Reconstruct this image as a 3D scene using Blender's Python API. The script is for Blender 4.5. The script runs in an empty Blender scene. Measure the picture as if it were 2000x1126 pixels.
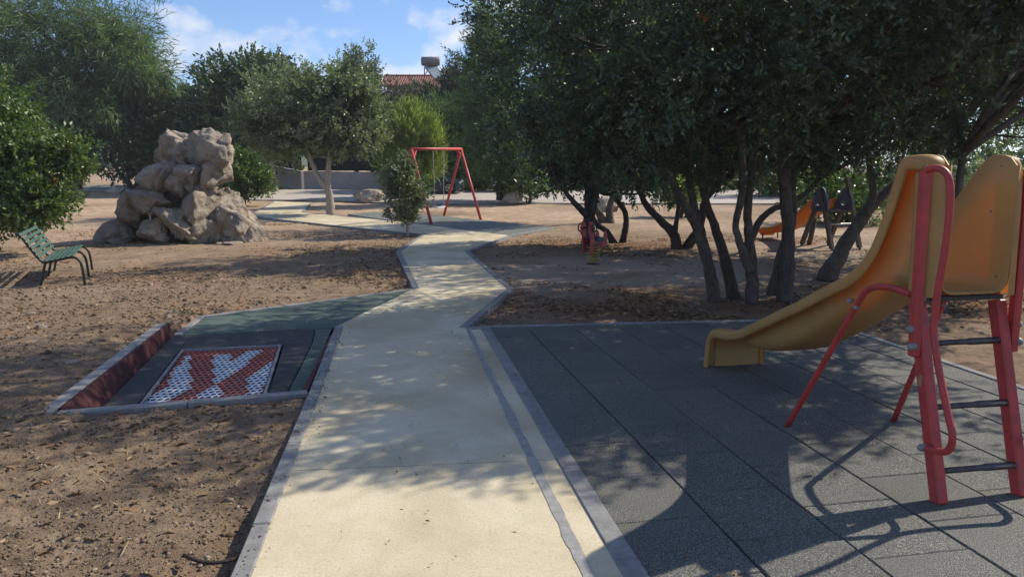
import bpy, bmesh, math, random
import numpy as np
from mathutils import Matrix, Vector

random.seed(7)
RNG = np.random.default_rng(11)
SC = bpy.context.scene
COL = SC.collection

# ------------------------------------------------------------------ camera
F, HZ, CH = 1387.0, 342.0, 1.65           # focal length in photo pixels, eye-level row, eye height
PITCH = math.atan((563 - HZ) / F)
cam = bpy.data.cameras.new("camera")
cam.sensor_width = 36.0
cam.lens = 36.0 * F / 2000.0
cam.clip_start = 0.05
cam.clip_end = 4000
camo = bpy.data.objects.new("camera", cam)
camo.location = (0, 0, CH)
camo.rotation_euler = (math.pi / 2 - PITCH, 0, 0)
COL.objects.link(camo)
SC.camera = camo

# ------------------------------------------------------------------ sky, sun, exposure
SUN_EL, SUN_AZ = math.radians(40.8), math.radians(61.3)
world = bpy.data.worlds.new("World")
SC.world = world
world.use_nodes = True
wn, wl = world.node_tree.nodes, world.node_tree.links
bg = wn["Background"]
bg.inputs[1].default_value = 0.122
sky = wn.new("ShaderNodeTexSky")
sky.sky_type = "NISHITA"
sky.sun_disc = False
sky.sun_elevation = SUN_EL
sky.sun_rotation = SUN_AZ
sky.air_density = 1.0
sky.dust_density = 0.0
sky.ozone_density = 2.0
tc = wn.new("ShaderNodeTexCoord")
sep = wn.new("ShaderNodeSeparateXYZ")
wl.new(tc.outputs["Generated"], sep.inputs[0])
zz = wn.new("ShaderNodeMath"); zz.operation = "ADD"; zz.inputs[1].default_value = 0.60
wl.new(sep.outputs[2], zz.inputs[0])
zm = wn.new("ShaderNodeMath"); zm.operation = "MAXIMUM"; zm.inputs[1].default_value = 0.05
wl.new(zz.outputs[0], zm.inputs[0])
cmb = wn.new("ShaderNodeCombineXYZ")
for i in (0, 1):
    dv = wn.new("ShaderNodeMath"); dv.operation = "DIVIDE"
    wl.new(sep.outputs[i], dv.inputs[0]); wl.new(zm.outputs[0], dv.inputs[1])
    wl.new(dv.outputs[0], cmb.inputs[i])
mp = wn.new("ShaderNodeMapping")
mp.inputs["Location"].default_value = (3.9, 8.2, 0)
wl.new(cmb.outputs[0], mp.inputs[0])
nz = wn.new("ShaderNodeTexNoise")
nz.inputs["Scale"].default_value = 6.0
nz.inputs["Detail"].default_value = 9
nz.inputs["Roughness"].default_value = 0.52
nz.inputs["Distortion"].default_value = 0.15
wl.new(mp.outputs[0], nz.inputs["Vector"])
cr = wn.new("ShaderNodeValToRGB")
cr.color_ramp.elements[0].position = 0.52; cr.color_ramp.elements[0].color = (0, 0, 0, 1)
cr.color_ramp.elements[1].position = 0.66; cr.color_ramp.elements[1].color = (0.95, 0.95, 0.95, 1)
wl.new(nz.outputs[0], cr.inputs[0])
mixw = wn.new("ShaderNodeMixRGB")
mixw.inputs[2].default_value = (6.0, 6.2, 6.8, 1)
tint = wn.new("ShaderNodeMixRGB"); tint.blend_type = "MULTIPLY"; tint.inputs[0].default_value = 1.0
tint.inputs[2].default_value = (0.78, 0.90, 1.12, 1)
wl.new(sky.outputs[0], tint.inputs[1])
wl.new(cr.outputs[0], mixw.inputs[0]); wl.new(tint.outputs[0], mixw.inputs[1])
wl.new(mixw.outputs[0], bg.inputs[0])

sun = bpy.data.lights.new("sun", "SUN")
sun.energy = 5.0
sun.angle = math.radians(0.53)
sun.color = (1.0, 0.905, 0.755)
suno = bpy.data.objects.new("sun", sun)
SDIR = Vector((math.sin(SUN_AZ) * math.cos(SUN_EL), math.cos(SUN_AZ) * math.cos(SUN_EL), math.sin(SUN_EL)))
suno.rotation_euler = SDIR.to_track_quat("Z", "Y").to_euler()
suno.location = (20, 12, 20)
COL.objects.link(suno)

vs = SC.view_settings
vs.view_transform = "Standard"
vs.look = "None"
vs.exposure = 0.30
vs.gamma = 1.0

# ------------------------------------------------------------------ photo pixel -> place
CP, SP = math.cos(PITCH), math.sin(PITCH)
def ray(u, v):
    x = (u - 1000) / F; y = -(v - 563) / F
    return np.array([x, CP + y * SP, -SP + y * CP])
def terr(Y):
    return 0.0006 * np.clip(Y - 12, 0, 38) ** 2 + np.clip(Y - 50, 0, 1e9) * 0.0456
def hit(u, v, zf):
    d = ray(u, v); lo, hi = 0.5, 500.0
    for _ in range(60):
        m = (lo + hi) / 2
        p = d * m
        if p[2] + CH > zf(p[0], p[1]): lo = m
        else: hi = m
    return np.array([0, 0, CH]) + d * lo
def G(u, v, dz=0.0):
    return hit(u, v, lambda x, y: terr(y) + dz)
def AT(u, v, Y):
    d = ray(u, v)
    return np.array([0, 0, CH]) + d * (Y / d[1])
def PX(p):
    q = np.asarray(p, float) - [0, 0, CH]
    fz = q[1] * CP - q[2] * SP; up = q[1] * SP + q[2] * CP
    return 1000 + F * q[0] / fz, 563 - F * up / fz

# ------------------------------------------------------------------ noise
def _h(i, j, k, s):
    with np.errstate(over="ignore"):
        n = (i.astype(np.int64) * 374761393 + j.astype(np.int64) * 668265263 + k.astype(np.int64) * 2147483647 + s * 974634211) & 0xFFFFFFFF
        n = ((n ^ (n >> 13)) * 1274126177) & 0xFFFFFFFF
        n = n ^ (n >> 16)
    return (n & 0xFFFF) / 65535.0 * 2 - 1
def vnoise(x, y, z=None, s=0):
    x = np.asarray(x, float); y = np.asarray(y, float)
    z = np.zeros_like(x) if z is None else np.asarray(z, float)
    i, j, k = np.floor(x), np.floor(y), np.floor(z)
    a, b, c = x - i, y - j, z - k
    a = a * a * (3 - 2 * a); b = b * b * (3 - 2 * b); c = c * c * (3 - 2 * c)
    i, j, k = i.astype(np.int64), j.astype(np.int64), k.astype(np.int64)
    r = 0
    for di, wa in ((0, 1 - a), (1, a)):
        for dj, wb in ((0, 1 - b), (1, b)):
            for dk, wc in ((0, 1 - c), (1, c)):
                r = r + _h(i + di, j + dj, k + dk, s) * wa * wb * wc
    return r
def fbm(x, y, z=None, s=0, o=4):
    r = 0; a = 1.0; f = 1.0
    for q in range(o):
        r = r + a * vnoise(x * f, y * f, None if z is None else z * f, s + q)
        a *= 0.5; f *= 2.03
    return r

# ------------------------------------------------------------------ materials
def new_mat(name):
    m = bpy.data.materials.new(name); m.use_nodes = True
    nt = m.node_tree
    return m, nt.nodes, nt.links, nt.nodes["Principled BSDF"]
def coords(n, l, kind="Object", scale=(1, 1, 1)):
    t = n.new("ShaderNodeTexCoord"); mpg = n.new("ShaderNodeMapping")
    mpg.inputs["Scale"].default_value = scale
    l.new(t.outputs[kind], mpg.inputs[0])
    return mpg.outputs[0]
def noise(n, l, vec, scale, detail=6, rough=0.6, dist=0.0):
    t = n.new("ShaderNodeTexNoise")
    t.inputs["Scale"].default_value = scale; t.inputs["Detail"].default_value = detail
    t.inputs["Roughness"].default_value = rough; t.inputs["Distortion"].default_value = dist
    l.new(vec, t.inputs["Vector"])
    return t.outputs[0]
def ramp(n, l, fac, stops):
    r = n.new("ShaderNodeValToRGB")
    e = r.color_ramp.elements
    while len(e) < len(stops): e.new(0.5)
    for q, (p, c) in zip(e, stops):
        q.position = p; q.color = (c[0], c[1], c[2], 1) if len(c) == 3 else c
    l.new(fac, r.inputs[0])
    return r.outputs[0]
def mixc(n, l, fac, a, b, mode="MIX"):
    m = n.new("ShaderNodeMixRGB"); m.blend_type = mode
    for s, v in ((0, fac), (1, a), (2, b)):
        if hasattr(v, "links"): l.new(v, m.inputs[s])
        else: m.inputs[s].default_value = v if s == 0 else (v[0], v[1], v[2], 1)
    return m.outputs[0]
def bump(n, l, h, strength=0.5, dist=0.02, prev=None):
    b = n.new("ShaderNodeBump"); b.inputs["Strength"].default_value = strength
    b.inputs["Distance"].default_value = dist
    l.new(h, b.inputs["Height"])
    if prev is not None: l.new(prev, b.inputs["Normal"])
    return b.outputs[0]
def plain(name, col, rough=0.6, var=0.15, scale=6.0, bmp=0.0, bscale=60, metal=0.0, grime=None, gscale=3.0, bdist=0.01, spec=0.5):
    m, n, l, b = new_mat(name)
    v = coords(n, l)
    c = np.array(col)
    f = noise(n, l, v, scale, 6, 0.65)
    out = ramp(n, l, f, [(0.3, c * (1 - var)), (0.7, np.minimum(c * (1 + var), 1))])
    if grime is not None:
        g = noise(n, l, v, gscale, 8, 0.7, 0.3)
        gm = ramp(n, l, g, [(0.5, (0, 0, 0)), (0.72, (0.75, 0.75, 0.75))])
        out = mixc(n, l, gm, out, grime)
    l.new(out, b.inputs["Base Color"])
    rr = ramp(n, l, f, [(0.2, (max(rough - 0.08, 0),) * 3), (0.8, (min(rough + 0.08, 1),) * 3)])
    l.new(rr, b.inputs["Roughness"])
    b.inputs["Metallic"].default_value = metal
    b.inputs["Specular IOR Level"].default_value = spec
    if bmp > 0:
        l.new(bump(n, l, noise(n, l, v, bscale, 5, 0.7), bmp, bdist), b.inputs["Normal"])
    return m

def mat_ground():
    m, n, l, b = new_mat("soil")
    v = coords(n, l)
    big = noise(n, l, v, 0.45, 6, 0.6)
    mid = noise(n, l, v, 5.0, 8, 0.7)
    fine = noise(n, l, v, 46.0, 5, 0.75)
    speck = noise(n, l, v, 130.0, 2, 0.5)
    soil = ramp(n, l, mid, [(0.28, (0.105, 0.075, 0.050)), (0.5, (0.222, 0.162, 0.108)), (0.72, (0.345, 0.262, 0.180))])
    soil = mixc(n, l, 0.55, soil, ramp(n, l, fine, [(0.30, (0.25, 0.25, 0.25)), (0.52, (1, 1, 1)), (0.75, (1.35, 1.33, 1.3))]), "MULTIPLY")
    soil = mixc(n, l, ramp(n, l, big, [(0.40, (0, 0, 0)), (0.62, (0.6, 0.6, 0.6))]), soil, (0.25, 0.165, 0.105))
    soil = mixc(n, l, ramp(n, l, speck, [(0.66, (0, 0, 0)), (0.70, (0.7, 0.7, 0.7))]), soil, (0.50, 0.42, 0.32))
    at = n.new("ShaderNodeVertexColor"); at.layer_name = "zones"
    sp = n.new("ShaderNodeSeparateColor"); l.new(at.outputs[0], sp.inputs[0])
    sandc = ramp(n, l, noise(n, l, v, 14.0, 6, 0.7), [(0.3, (0.30, 0.235, 0.175)), (0.7, (0.42, 0.34, 0.26))])
    soil = mixc(n, l, sp.outputs[0], soil, sandc)
    dryc = ramp(n, l, noise(n, l, v, 3.0, 9, 0.72), [(0.3, (0.27, 0.17, 0.115)), (0.5, (0.42, 0.305, 0.21)), (0.72, (0.55, 0.44, 0.31))])
    soil = mixc(n, l, sp.outputs[1], soil, dryc)
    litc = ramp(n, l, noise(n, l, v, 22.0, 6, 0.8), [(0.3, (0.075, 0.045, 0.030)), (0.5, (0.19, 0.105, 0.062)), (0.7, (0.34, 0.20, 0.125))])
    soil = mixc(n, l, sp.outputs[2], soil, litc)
    l.new(soil, b.inputs["Base Color"])
    b.inputs["Roughness"].default_value = 0.95
    b.inputs["Specular IOR Level"].default_value = 0.15
    nb = bump(n, l, mid, 0.7, 0.05)
    nb = bump(n, l, fine, 0.9, 0.02, nb)
    l.new(nb, b.inputs["Normal"])
    return m
def mat_path():
    m, n, l, b = new_mat("yellow_concrete")
    v = coords(n, l)
    big = noise(n, l, v, 0.9, 7, 0.62, 0.4)
    fine = noise(n, l, v, 70.0, 4, 0.7)
    c = ramp(n, l, big, [(0.3, (0.38, 0.32, 0.21)), (0.5, (0.52, 0.452, 0.312)), (0.68, (0.63, 0.57, 0.435))])
    c = mixc(n, l, 0.5, c, ramp(n, l, fine, [(0.28, (0.38, 0.36, 0.33)), (0.46, (1, 1, 1)), (0.75, (1.16, 1.16, 1.16))]), "MULTIPLY")
    pit = noise(n, l, coords(n, l, scale=(1, 1, 1)), 34.0, 7, 0.8, 1.2)
    c = mixc(n, l, ramp(n, l, pit, [(0.33, (0.8, 0.8, 0.8)), (0.40, (0, 0, 0))]), c, (0.26, 0.215, 0.13))
    gr = noise(n, l, v, 2.3, 5, 0.6, 0.8)
    c = mixc(n, l, ramp(n, l, gr, [(0.55, (0, 0, 0)), (0.72, (0.55, 0.55, 0.55))]), c, (0.40, 0.37, 0.22))
    l.new(c, b.inputs["Base Color"])
    b.inputs["Roughness"].default_value = 0.9
    b.inputs["Specular IOR Level"].default_value = 0.25
    nb = bump(n, l, fine, 0.35, 0.006)
    nb = bump(n, l, pit, 0.25, 0.008, nb)
    l.new(nb, b.inputs["Normal"])
    return m
def mat_rubber(name, c0, c1, fl):
    m, n, l, b = new_mat(name)
    v = coords(n, l)
    oi = n.new("ShaderNodeObjectInfo")
    f = noise(n, l, v, 210.0, 2, 0.6)
    c = ramp(n, l, f, [(0.36, c0), (0.56, c1), (0.68, fl)])
    big = noise(n, l, v, 1.6, 5, 0.6)
    c = mixc(n, l, 0.6, c, ramp(n, l, big, [(0.3, (0.72, 0.72, 0.72)), (0.7, (1.15, 1.12, 1.08))]), "MULTIPLY")
    c = mixc(n, l, 0.35, c, ramp(n, l, oi.outputs["Random"], [(0.0, (0.75, 0.76, 0.78)), (1.0, (1.2, 1.2, 1.18))]), "MULTIPLY")
    l.new(c, b.inputs["Base Color"])
    b.inputs["Roughness"].default_value = 0.8
    b.inputs["Specular IOR Level"].default_value = 0.35
    l.new(bump(n, l, noise(n, l, v, 160.0, 3, 0.7), 0.55, 0.006), b.inputs["Normal"])
    return m
def mat_leaf(name, dark, mid, light, trans=0.3, gloss=0.28, rough=0.42, odd=None):
    m, n, l, b = new_mat(name)
    at = n.new("ShaderNodeVertexColor"); at.layer_name = "tint"
    sp = n.new("ShaderNodeSeparateColor"); l.new(at.outputs[0], sp.inputs[0])
    c = ramp(n, l, sp.outputs[0], [(0.0, dark), (0.5, mid), (1.0, light)])
    if odd is not None:
        c = mixc(n, l, sp.outputs[1], c, odd)
    l.new(c, b.inputs["Base Color"])
    b.inputs["Roughness"].default_value = rough
    b.inputs["Specular IOR Level"].default_value = gloss
    tr = n.new("ShaderNodeBsdfTranslucent")
    tcx = mixc(n, l, 1.0, c, (1.25, 1.35, 0.55), "MULTIPLY")
    l.new(tcx, tr.inputs[0])
    mx = n.new("ShaderNodeMixShader"); mx.inputs[0].default_value = trans
    l.new(b.outputs[0], mx.inputs[1]); l.new(tr.outputs[0], mx.inputs[2])
    l.new(mx.outputs[0], n["Material Output"].inputs[0])
    return m
def mat_bark(name, c0, c1, lich=None):
    m, n, l, b = new_mat(name)
    v = coords(n, l, scale=(1, 1, 0.3))
    f = noise(n, l, v, 22.0, 8, 0.75, 0.6)
    c = ramp(n, l, f, [(0.3, c0), (0.68, c1)])
    if lich is not None:
        g = noise(n, l, coords(n, l), 5.0, 6, 0.7)
        c = mixc(n, l, ramp(n, l, g, [(0.52, (0, 0, 0)), (0.66, (0.8, 0.8, 0.8))]), c, lich)
    l.new(c, b.inputs["Base Color"])
    b.inputs["Roughness"].default_value = 0.92
    b.inputs["Specular IOR Level"].default_value = 0.2
    l.new(bump(n, l, f, 0.9, 0.03), b.inputs["Normal"])
    return m
def mat_rock():
    m, n, l, b = new_mat("granite")
    v = coords(n, l)
    big = noise(n, l, v, 1.3, 6, 0.6, 0.4)
    med = noise(n, l, v, 6.0, 9, 0.72, 0.3)
    fine = noise(n, l, v, 55.0, 4, 0.7)
    c = ramp(n, l, med, [(0.28, (0.20, 0.165, 0.128)), (0.48, (0.47, 0.395, 0.31)), (0.72, (0.68, 0.59, 0.48))])
    c = mixc(n, l, ramp(n, l, big, [(0.44, (0, 0, 0)), (0.60, (0.6, 0.6, 0.6))]), c, (0.30, 0.27, 0.235))
    och = noise(n, l, v, 2.1, 5, 0.6)
    c = mixc(n, l, ramp(n, l, och, [(0.58, (0, 0, 0)), (0.70, (0.7, 0.7, 0.7))]), c, (0.46, 0.27, 0.13))
    c = mixc(n, l, 0.6, c, ramp(n, l, fine, [(0.3, (0.55, 0.55, 0.55)), (0.6, (1.12, 1.12, 1.12))]), "MULTIPLY")
    l.new(c, b.inputs["Base Color"])
    b.inputs["Roughness"].default_value = 0.9
    b.inputs["Specular IOR Level"].default_value = 0.25
    nb = bump(n, l, med, 1.0, 0.16)
    nb = bump(n, l, fine, 0.6, 0.02, nb)
    l.new(nb, b.inputs["Normal"])
    return m
def mat_plastic(name, col, trans=0.25):
    m, n, l, b = new_mat(name)
    v = coords(n, l)
    c = np.array(col)
    f = noise(n, l, v, 2.5, 7, 0.65)
    out = ramp(n, l, f, [(0.3, c * 0.86), (0.7, np.minimum(c * 1.1, 1))])
    g = noise(n, l, v, 8.0, 8, 0.75, 0.5)
    out = mixc(n, l, ramp(n, l, g, [(0.52, (0, 0, 0)), (0.85, (0.3, 0.3, 0.3))]), out, c * 0.6 + 0.05)
    l.new(out, b.inputs["Base Color"])
    b.inputs["Roughness"].default_value = 0.52
    b.inputs["Specular IOR Level"].default_value = 0.35
    l.new(bump(n, l, noise(n, l, v, 240, 3, 0.6), 0.12, 0.002), b.inputs["Normal"])
    tr = n.new("ShaderNodeBsdfTranslucent"); l.new(mixc(n, l, 1.0, out, (1.25, 0.68, 0.40), "MULTIPLY"), tr.inputs[0])
    mx = n.new("ShaderNodeMixShader"); mx.inputs[0].default_value = trans
    l.new(b.outputs[0], mx.inputs[1]); l.new(tr.outputs[0], mx.inputs[2])
    l.new(mx.outputs[0], n["Material Output"].inputs[0])
    return m
def mat_glass(name, col=(0.02, 0.025, 0.03)):
    m, n, l, b = new_mat(name)
    b.inputs["Base Color"].default_value = (*col, 1)
    b.inputs["Roughness"].default_value = 0.06
    b.inputs["Specular IOR Level"].default_value = 0.8
    return m

M = dict(
    soil=mat_ground(), path=mat_path(), rock=mat_rock(),
    kerb=plain("kerb_concrete", (0.21, 0.21, 0.205), 0.85, 0.28, 9, 0.5, 90, grime=(0.12, 0.115, 0.105)),
    mortar=plain("grey_mortar", (0.27, 0.265, 0.255), 0.9, 0.25, 18, 0.5, 120),
    kerbred=plain("red_rubber_edge", (0.20, 0.035, 0.03), 0.9, 0.25, 60, 0.4, 200),
    black_tile=mat_rubber("black_rubber_granules", (0.034, 0.035, 0.031), (0.112, 0.114, 0.104), (0.36, 0.36, 0.32)),
    green_tile=mat_rubber("green_rubber_granules", (0.040, 0.060, 0.050), (0.092, 0.128, 0.105), (0.17, 0.215, 0.18)),
    mat_black=mat_rubber("black_rubber_mat", (0.022, 0.022, 0.024), (0.05, 0.05, 0.052), (0.11, 0.11, 0.11)),
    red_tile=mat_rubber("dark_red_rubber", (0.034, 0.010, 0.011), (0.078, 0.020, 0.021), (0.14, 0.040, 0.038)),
    swing_tile=mat_rubber("worn_rubber_granules", (0.07, 0.08, 0.075), (0.17, 0.185, 0.17), (0.30, 0.31, 0.28)),
    bed_white=plain("pale_grey_polymer", (0.62, 0.65, 0.68), 0.5, 0.12, 12),
    bed_red=plain("red_polymer", (0.40, 0.105, 0.070), 0.5, 0.15, 12),
    steel=plain("galvanised_steel", (0.45, 0.45, 0.44), 0.42, 0.2, 14, metal=0.7, grime=(0.2, 0.19, 0.18)),
    bolt=plain("bolt_cap_plastic", (0.20, 0.19, 0.19), 0.5, 0.2, 30),
    dark_steel=plain("dark_worn_steel", (0.075, 0.072, 0.075), 0.38, 0.35, 25, metal=0.5),
    black_paint=plain("black_paint", (0.018, 0.018, 0.019), 0.45, 0.3, 20),
    red_paint=plain("faded_red_paint", (0.40, 0.036, 0.034), 0.5, 0.25, 9, 0.15, 80, grime=(0.16, 0.045, 0.04), gscale=11.0),
    red_swing=plain("weathered_red_paint", (0.46, 0.05, 0.05), 0.5, 0.25, 9, grime=(0.36, 0.12, 0.10)),
    bench_green=plain("bench_green_paint", (0.046, 0.105, 0.080), 0.5, 0.25, 12, 0.15, 60, grime=(0.065, 0.085, 0.065)),
    yellow=mat_plastic("ochre_plastic", (0.47, 0.305, 0.112), 0.30),
    orange=mat_plastic("orange_plastic", (0.58, 0.27, 0.05), 0.25),
    blue=mat_plastic("blue_plastic", (0.055, 0.085, 0.19), 0.1),
    wood=mat_bark("weathered_wood", (0.07, 0.055, 0.045), (0.16, 0.13, 0.105)),
    redpanel=plain("red_panel", (0.44, 0.06, 0.06), 0.45, 0.15, 6),
    bluepanel=plain("navy_panel", (0.03, 0.04, 0.09), 0.4, 0.2, 6),
    yellow_steel=plain("yellow_spring_paint", (0.33, 0.24, 0.05), 0.5, 0.2, 12),
    bark_grey=mat_bark("grey_bark", (0.045, 0.036, 0.030), (0.15, 0.12, 0.10), (0.14, 0.13, 0.11)),
    bark_dark=mat_bark("dark_bark", (0.030, 0.024, 0.021), (0.10, 0.08, 0.068)),
    bark_pale=mat_bark("pale_bark", (0.22, 0.18, 0.145), (0.46, 0.40, 0.335)),
    leaf_mastic=mat_leaf("mastic_leaf", (0.036, 0.058, 0.042), (0.064, 0.100, 0.062), (0.15, 0.21, 0.085), 0.30, 0.5, 0.42, odd=(0.20, 0.07, 0.04)),
    leaf_oak=mat_leaf("evergreen_leaf", (0.048, 0.085, 0.025), (0.095, 0.155, 0.045), (0.17, 0.24, 0.075), 0.32, 0.5, 0.42, odd=(0.25, 0.14, 0.06)),
    leaf_olive=mat_leaf("grey_green_leaf", (0.085, 0.120, 0.068), (0.165, 0.215, 0.125), (0.29, 0.335, 0.215), 0.32, 0.55, 0.42),
    leaf_dark=mat_leaf("dark_green_leaf", (0.035, 0.065, 0.030), (0.068, 0.115, 0.050), (0.13, 0.18, 0.08), 0.26, 0.5, 0.42),
    leaf_acacia=mat_leaf("feathery_leaf", (0.050, 0.092, 0.042), (0.105, 0.165, 0.072), (0.19, 0.26, 0.11), 0.38, 0.35, 0.5),
    leaf_pine=mat_leaf("bright_needle", (0.09, 0.14, 0.035), (0.20, 0.27, 0.07), (0.36, 0.42, 0.14), 0.35, 0.2, 0.5),
    leaf_juniper=mat_leaf("dull_needle", (0.035, 0.05, 0.032), (0.07, 0.09, 0.055), (0.12, 0.13, 0.085), 0.2, 0.2, 0.6),
    litter=mat_leaf("dry_leaf", (0.10, 0.055, 0.03), (0.24, 0.14, 0.075), (0.42, 0.31, 0.19), 0.15, 0.15, 0.8),
    pebble=mat_leaf("clod", (0.085, 0.060, 0.040), (0.175, 0.128, 0.086), (0.31, 0.245, 0.175), 0.0, 0.15, 0.95),
    straw=mat_leaf("straw", (0.16, 0.11, 0.06), (0.33, 0.25, 0.14), (0.52, 0.43, 0.26), 0.2, 0.2, 0.7),
    road=plain("dusty_road", (0.40, 0.355, 0.305), 0.95, 0.14, 1.2, 0.3, 30),
    lane=plain("grey_lane", (0.34, 0.335, 0.33), 0.92, 0.12, 1.5, 0.2, 30),
    wallc=plain("grey_cast_concrete", (0.40, 0.40, 0.41), 0.9, 0.12, 1.6, 0.3, 30, grime=(0.30, 0.29, 0.28), gscale=1.2),
    render=plain("white_render", (0.74, 0.73, 0.71), 0.9, 0.06, 1.0, grime=(0.60, 0.58, 0.55), gscale=0.8),
    roof=plain("clay_tile", (0.20, 0.075, 0.058), 0.85, 0.3, 5, grime=(0.22, 0.10, 0.08)),
    tank=plain("grey_tank", (0.17, 0.16, 0.17), 0.55, 0.12, 3, metal=0.2),
    panel=mat_glass("collector_glass", (0.28, 0.33, 0.33)),
    fence=plain("dark_screen_mesh", (0.016, 0.022, 0.022), 0.9, 0.3, 3),
    hill=plain("hill_scrub", (0.075, 0.10, 0.05), 0.95, 0.35, 0.08),
    car_blue=plain("dark_blue_car_paint", (0.018, 0.034, 0.065), 0.22, 0.1, 2, spec=0.7),
    car_white=plain("silver_car_paint", (0.55, 0.56, 0.58), 0.28, 0.06, 2, spec=0.7),
    glass=mat_glass("car_glass"), tyre=plain("tyre_rubber", (0.018, 0.018, 0.018), 0.85, 0.2, 20),
    rim=plain("alloy_rim", (0.40, 0.40, 0.41), 0.3, 0.1, 10, metal=0.8),
    lamp=plain("lamp_lens", (0.80, 0.80, 0.78), 0.1, 0.05, 10, spec=0.9),
    sticker=plain("worn_sticker", (0.30, 0.15, 0.08), 0.6, 0.5, 60),
)

# ------------------------------------------------------------------ object helpers
def link(o, parent=None):
    COL.objects.link(o)
    if parent is not None:
        o.parent = parent
        o.matrix_parent_inverse = Matrix.Translation(-wloc(parent))
    return o
def wloc(o):
    v = Vector(o.location) if o.type == "EMPTY" else Vector((0, 0, 0))
    return v
def mk(name, V, Fc, mat, parent=None, smooth=False):
    me = bpy.data.meshes.new(name)
    me.from_pydata([tuple(map(float, p)) for p in V], [], [tuple(map(int, f)) for f in Fc])
    if smooth: me.polygons.foreach_set("use_smooth", [True] * len(me.polygons))
    me.materials.append(mat)
    me.update()
    return link(bpy.data.objects.new(name, me), parent)
def mk_np(name, V, quads, mat, parent=None, smooth=False, tint=None, attr="tint"):
    V = np.asarray(V, np.float32); quads = np.asarray(quads, np.int32)
    k = quads.shape[1]
    me = bpy.data.meshes.new(name)
    me.vertices.add(len(V)); me.vertices.foreach_set("co", V.ravel())
    me.loops.add(quads.size); me.loops.foreach_set("vertex_index", quads.ravel())
    me.polygons.add(len(quads))
    me.polygons.foreach_set("loop_start", np.arange(0, quads.size, k, dtype=np.int32))
    me.polygons.foreach_set("loop_total", np.full(len(quads), k, np.int32))
    if smooth: me.polygons.foreach_set("use_smooth", np.ones(len(quads), bool))
    if tint is not None:
        a = me.color_attributes.new(attr, "FLOAT_COLOR", "POINT")
        a.data.foreach_set("color", np.asarray(tint, np.float32).ravel())
    me.materials.append(mat)
    me.update(calc_edges=True)
    return link(bpy.data.objects.new(name, me), parent)
def thing(name, label, cat, loc, group=None):
    o = bpy.data.objects.new(name, None)
    o.empty_display_size = 0.2
    o.location = tuple(map(float, loc))
    COL.objects.link(o)
    o["label"] = label; o["category"] = cat
    if group: o["group"] = group
    return o
def tag(o, label, cat, group=None):
    o["label"] = label; o["category"] = cat
    if group: o["group"] = group
    return o
def struct(o, label=None):
    o["kind"] = "structure"
    if label: o["label"] = label
    return o
def stuff(o, label=None, cat=None):
    o["kind"] = "stuff"
    if label: o["label"] = label
    if cat: o["category"] = cat
    return o
def sempty(name):
    o = bpy.data.objects.new(name, None); COL.objects.link(o); o["kind"] = "structure"
    return o
def bevel(o, w=0.004, seg=1):
    m = o.modifiers.new("bevel", "BEVEL"); m.width = w; m.segments = seg; m.limit_method = "ANGLE"
    return o
def solid(o, t, off=0):
    m = o.modifiers.new("thickness", "SOLIDIFY"); m.thickness = t; m.offset = off
    return o
def subsurf(o, n=1):
    m = o.modifiers.new("subd", "SUBSURF"); m.levels = n; m.render_levels = n
    return o
def box_vf(c, ax, ay, az):
    c, ax, ay, az = (np.asarray(q, float) for q in (c, ax, ay, az))
    V = [c + sx * ax + sy * ay + sz * az for sz in (-1, 1) for sy in (-1, 1) for sx in (-1, 1)]
    Fc = [(0, 2, 3, 1), (4, 5, 7, 6), (0, 1, 5, 4), (2, 6, 7, 3), (0, 4, 6, 2), (1, 3, 7, 5)]
    return V, Fc
def box(name, c, ax, ay, az, mat, parent=None, bv=0.0):
    V, Fc = box_vf(c, ax, ay, az)
    o = mk(name, V, Fc, mat, parent)
    if bv: bevel(o, bv)
    return o
def tube_vf(P, R, n=10, caps=True, wob=0.0, seed=0):
    P = np.asarray(P, float); m = len(P)
    R = np.full(m, R, float) if np.isscalar(R) else np.asarray(R, float)
    T = np.zeros_like(P); T[1:-1] = P[2:] - P[:-2]; T[0] = P[1] - P[0]; T[-1] = P[-1] - P[-2]
    T /= np.linalg.norm(T, axis=1)[:, None] + 1e-12
    a = np.array([1.0, 0, 0]) if abs(T[0][0]) < 0.8 else np.array([0, 1.0, 0])
    V = []; rg = np.random.default_rng(seed)
    for i in range(m):
        a = a - T[i] * (a @ T[i]); a /= np.linalg.norm(a) + 1e-12
        b = np.cross(T[i], a)
        for k in range(n):
            t = 2 * math.pi * k / n
            r = R[i] * (1 + wob * math.sin(3 * t + i * 0.7 + seed) * 0.5 + wob * rg.uniform(-0.5, 0.5))
            V.append(P[i] + r * (math.cos(t) * a + math.sin(t) * b))
    Fc = [(i * n + k, i * n + (k + 1) % n, (i + 1) * n + (k + 1) % n, (i + 1) * n + k) for i in range(m - 1) for k in range(n)]
    if caps: Fc += [tuple(range(n - 1, -1, -1)), tuple((m - 1) * n + k for k in range(n))]
    return V, Fc
def tube(name, P, R, mat, parent=None, n=10, wob=0.0, seed=0):
    V, Fc = tube_vf(P, R, n, True, wob, seed)
    return mk(name, V, Fc, mat, parent, True)
def join_vf(parts):
    V, Fc = [], []
    for v, f in parts:
        o = len(V); V += list(v); Fc += [tuple(i + o for i in q) for q in f]
    return V, Fc
def smooth_line(P, k=4):
    P = np.asarray(P, float)
    Q = np.vstack([2 * P[0] - P[1], P, 2 * P[-1] - P[-2]])
    out = []
    for i in range(1, len(Q) - 2):
        for t in np.linspace(0, 1, k, endpoint=False):
            a, b, c, d = Q[i - 1], Q[i], Q[i + 1], Q[i + 2]
            out.append(0.5 * (2 * b + (c - a) * t + (2 * a - 5 * b + 4 * c - d) * t * t + (3 * b - a - 3 * c + d) * t ** 3))
    out.append(P[-1])
    return np.array(out)
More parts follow.
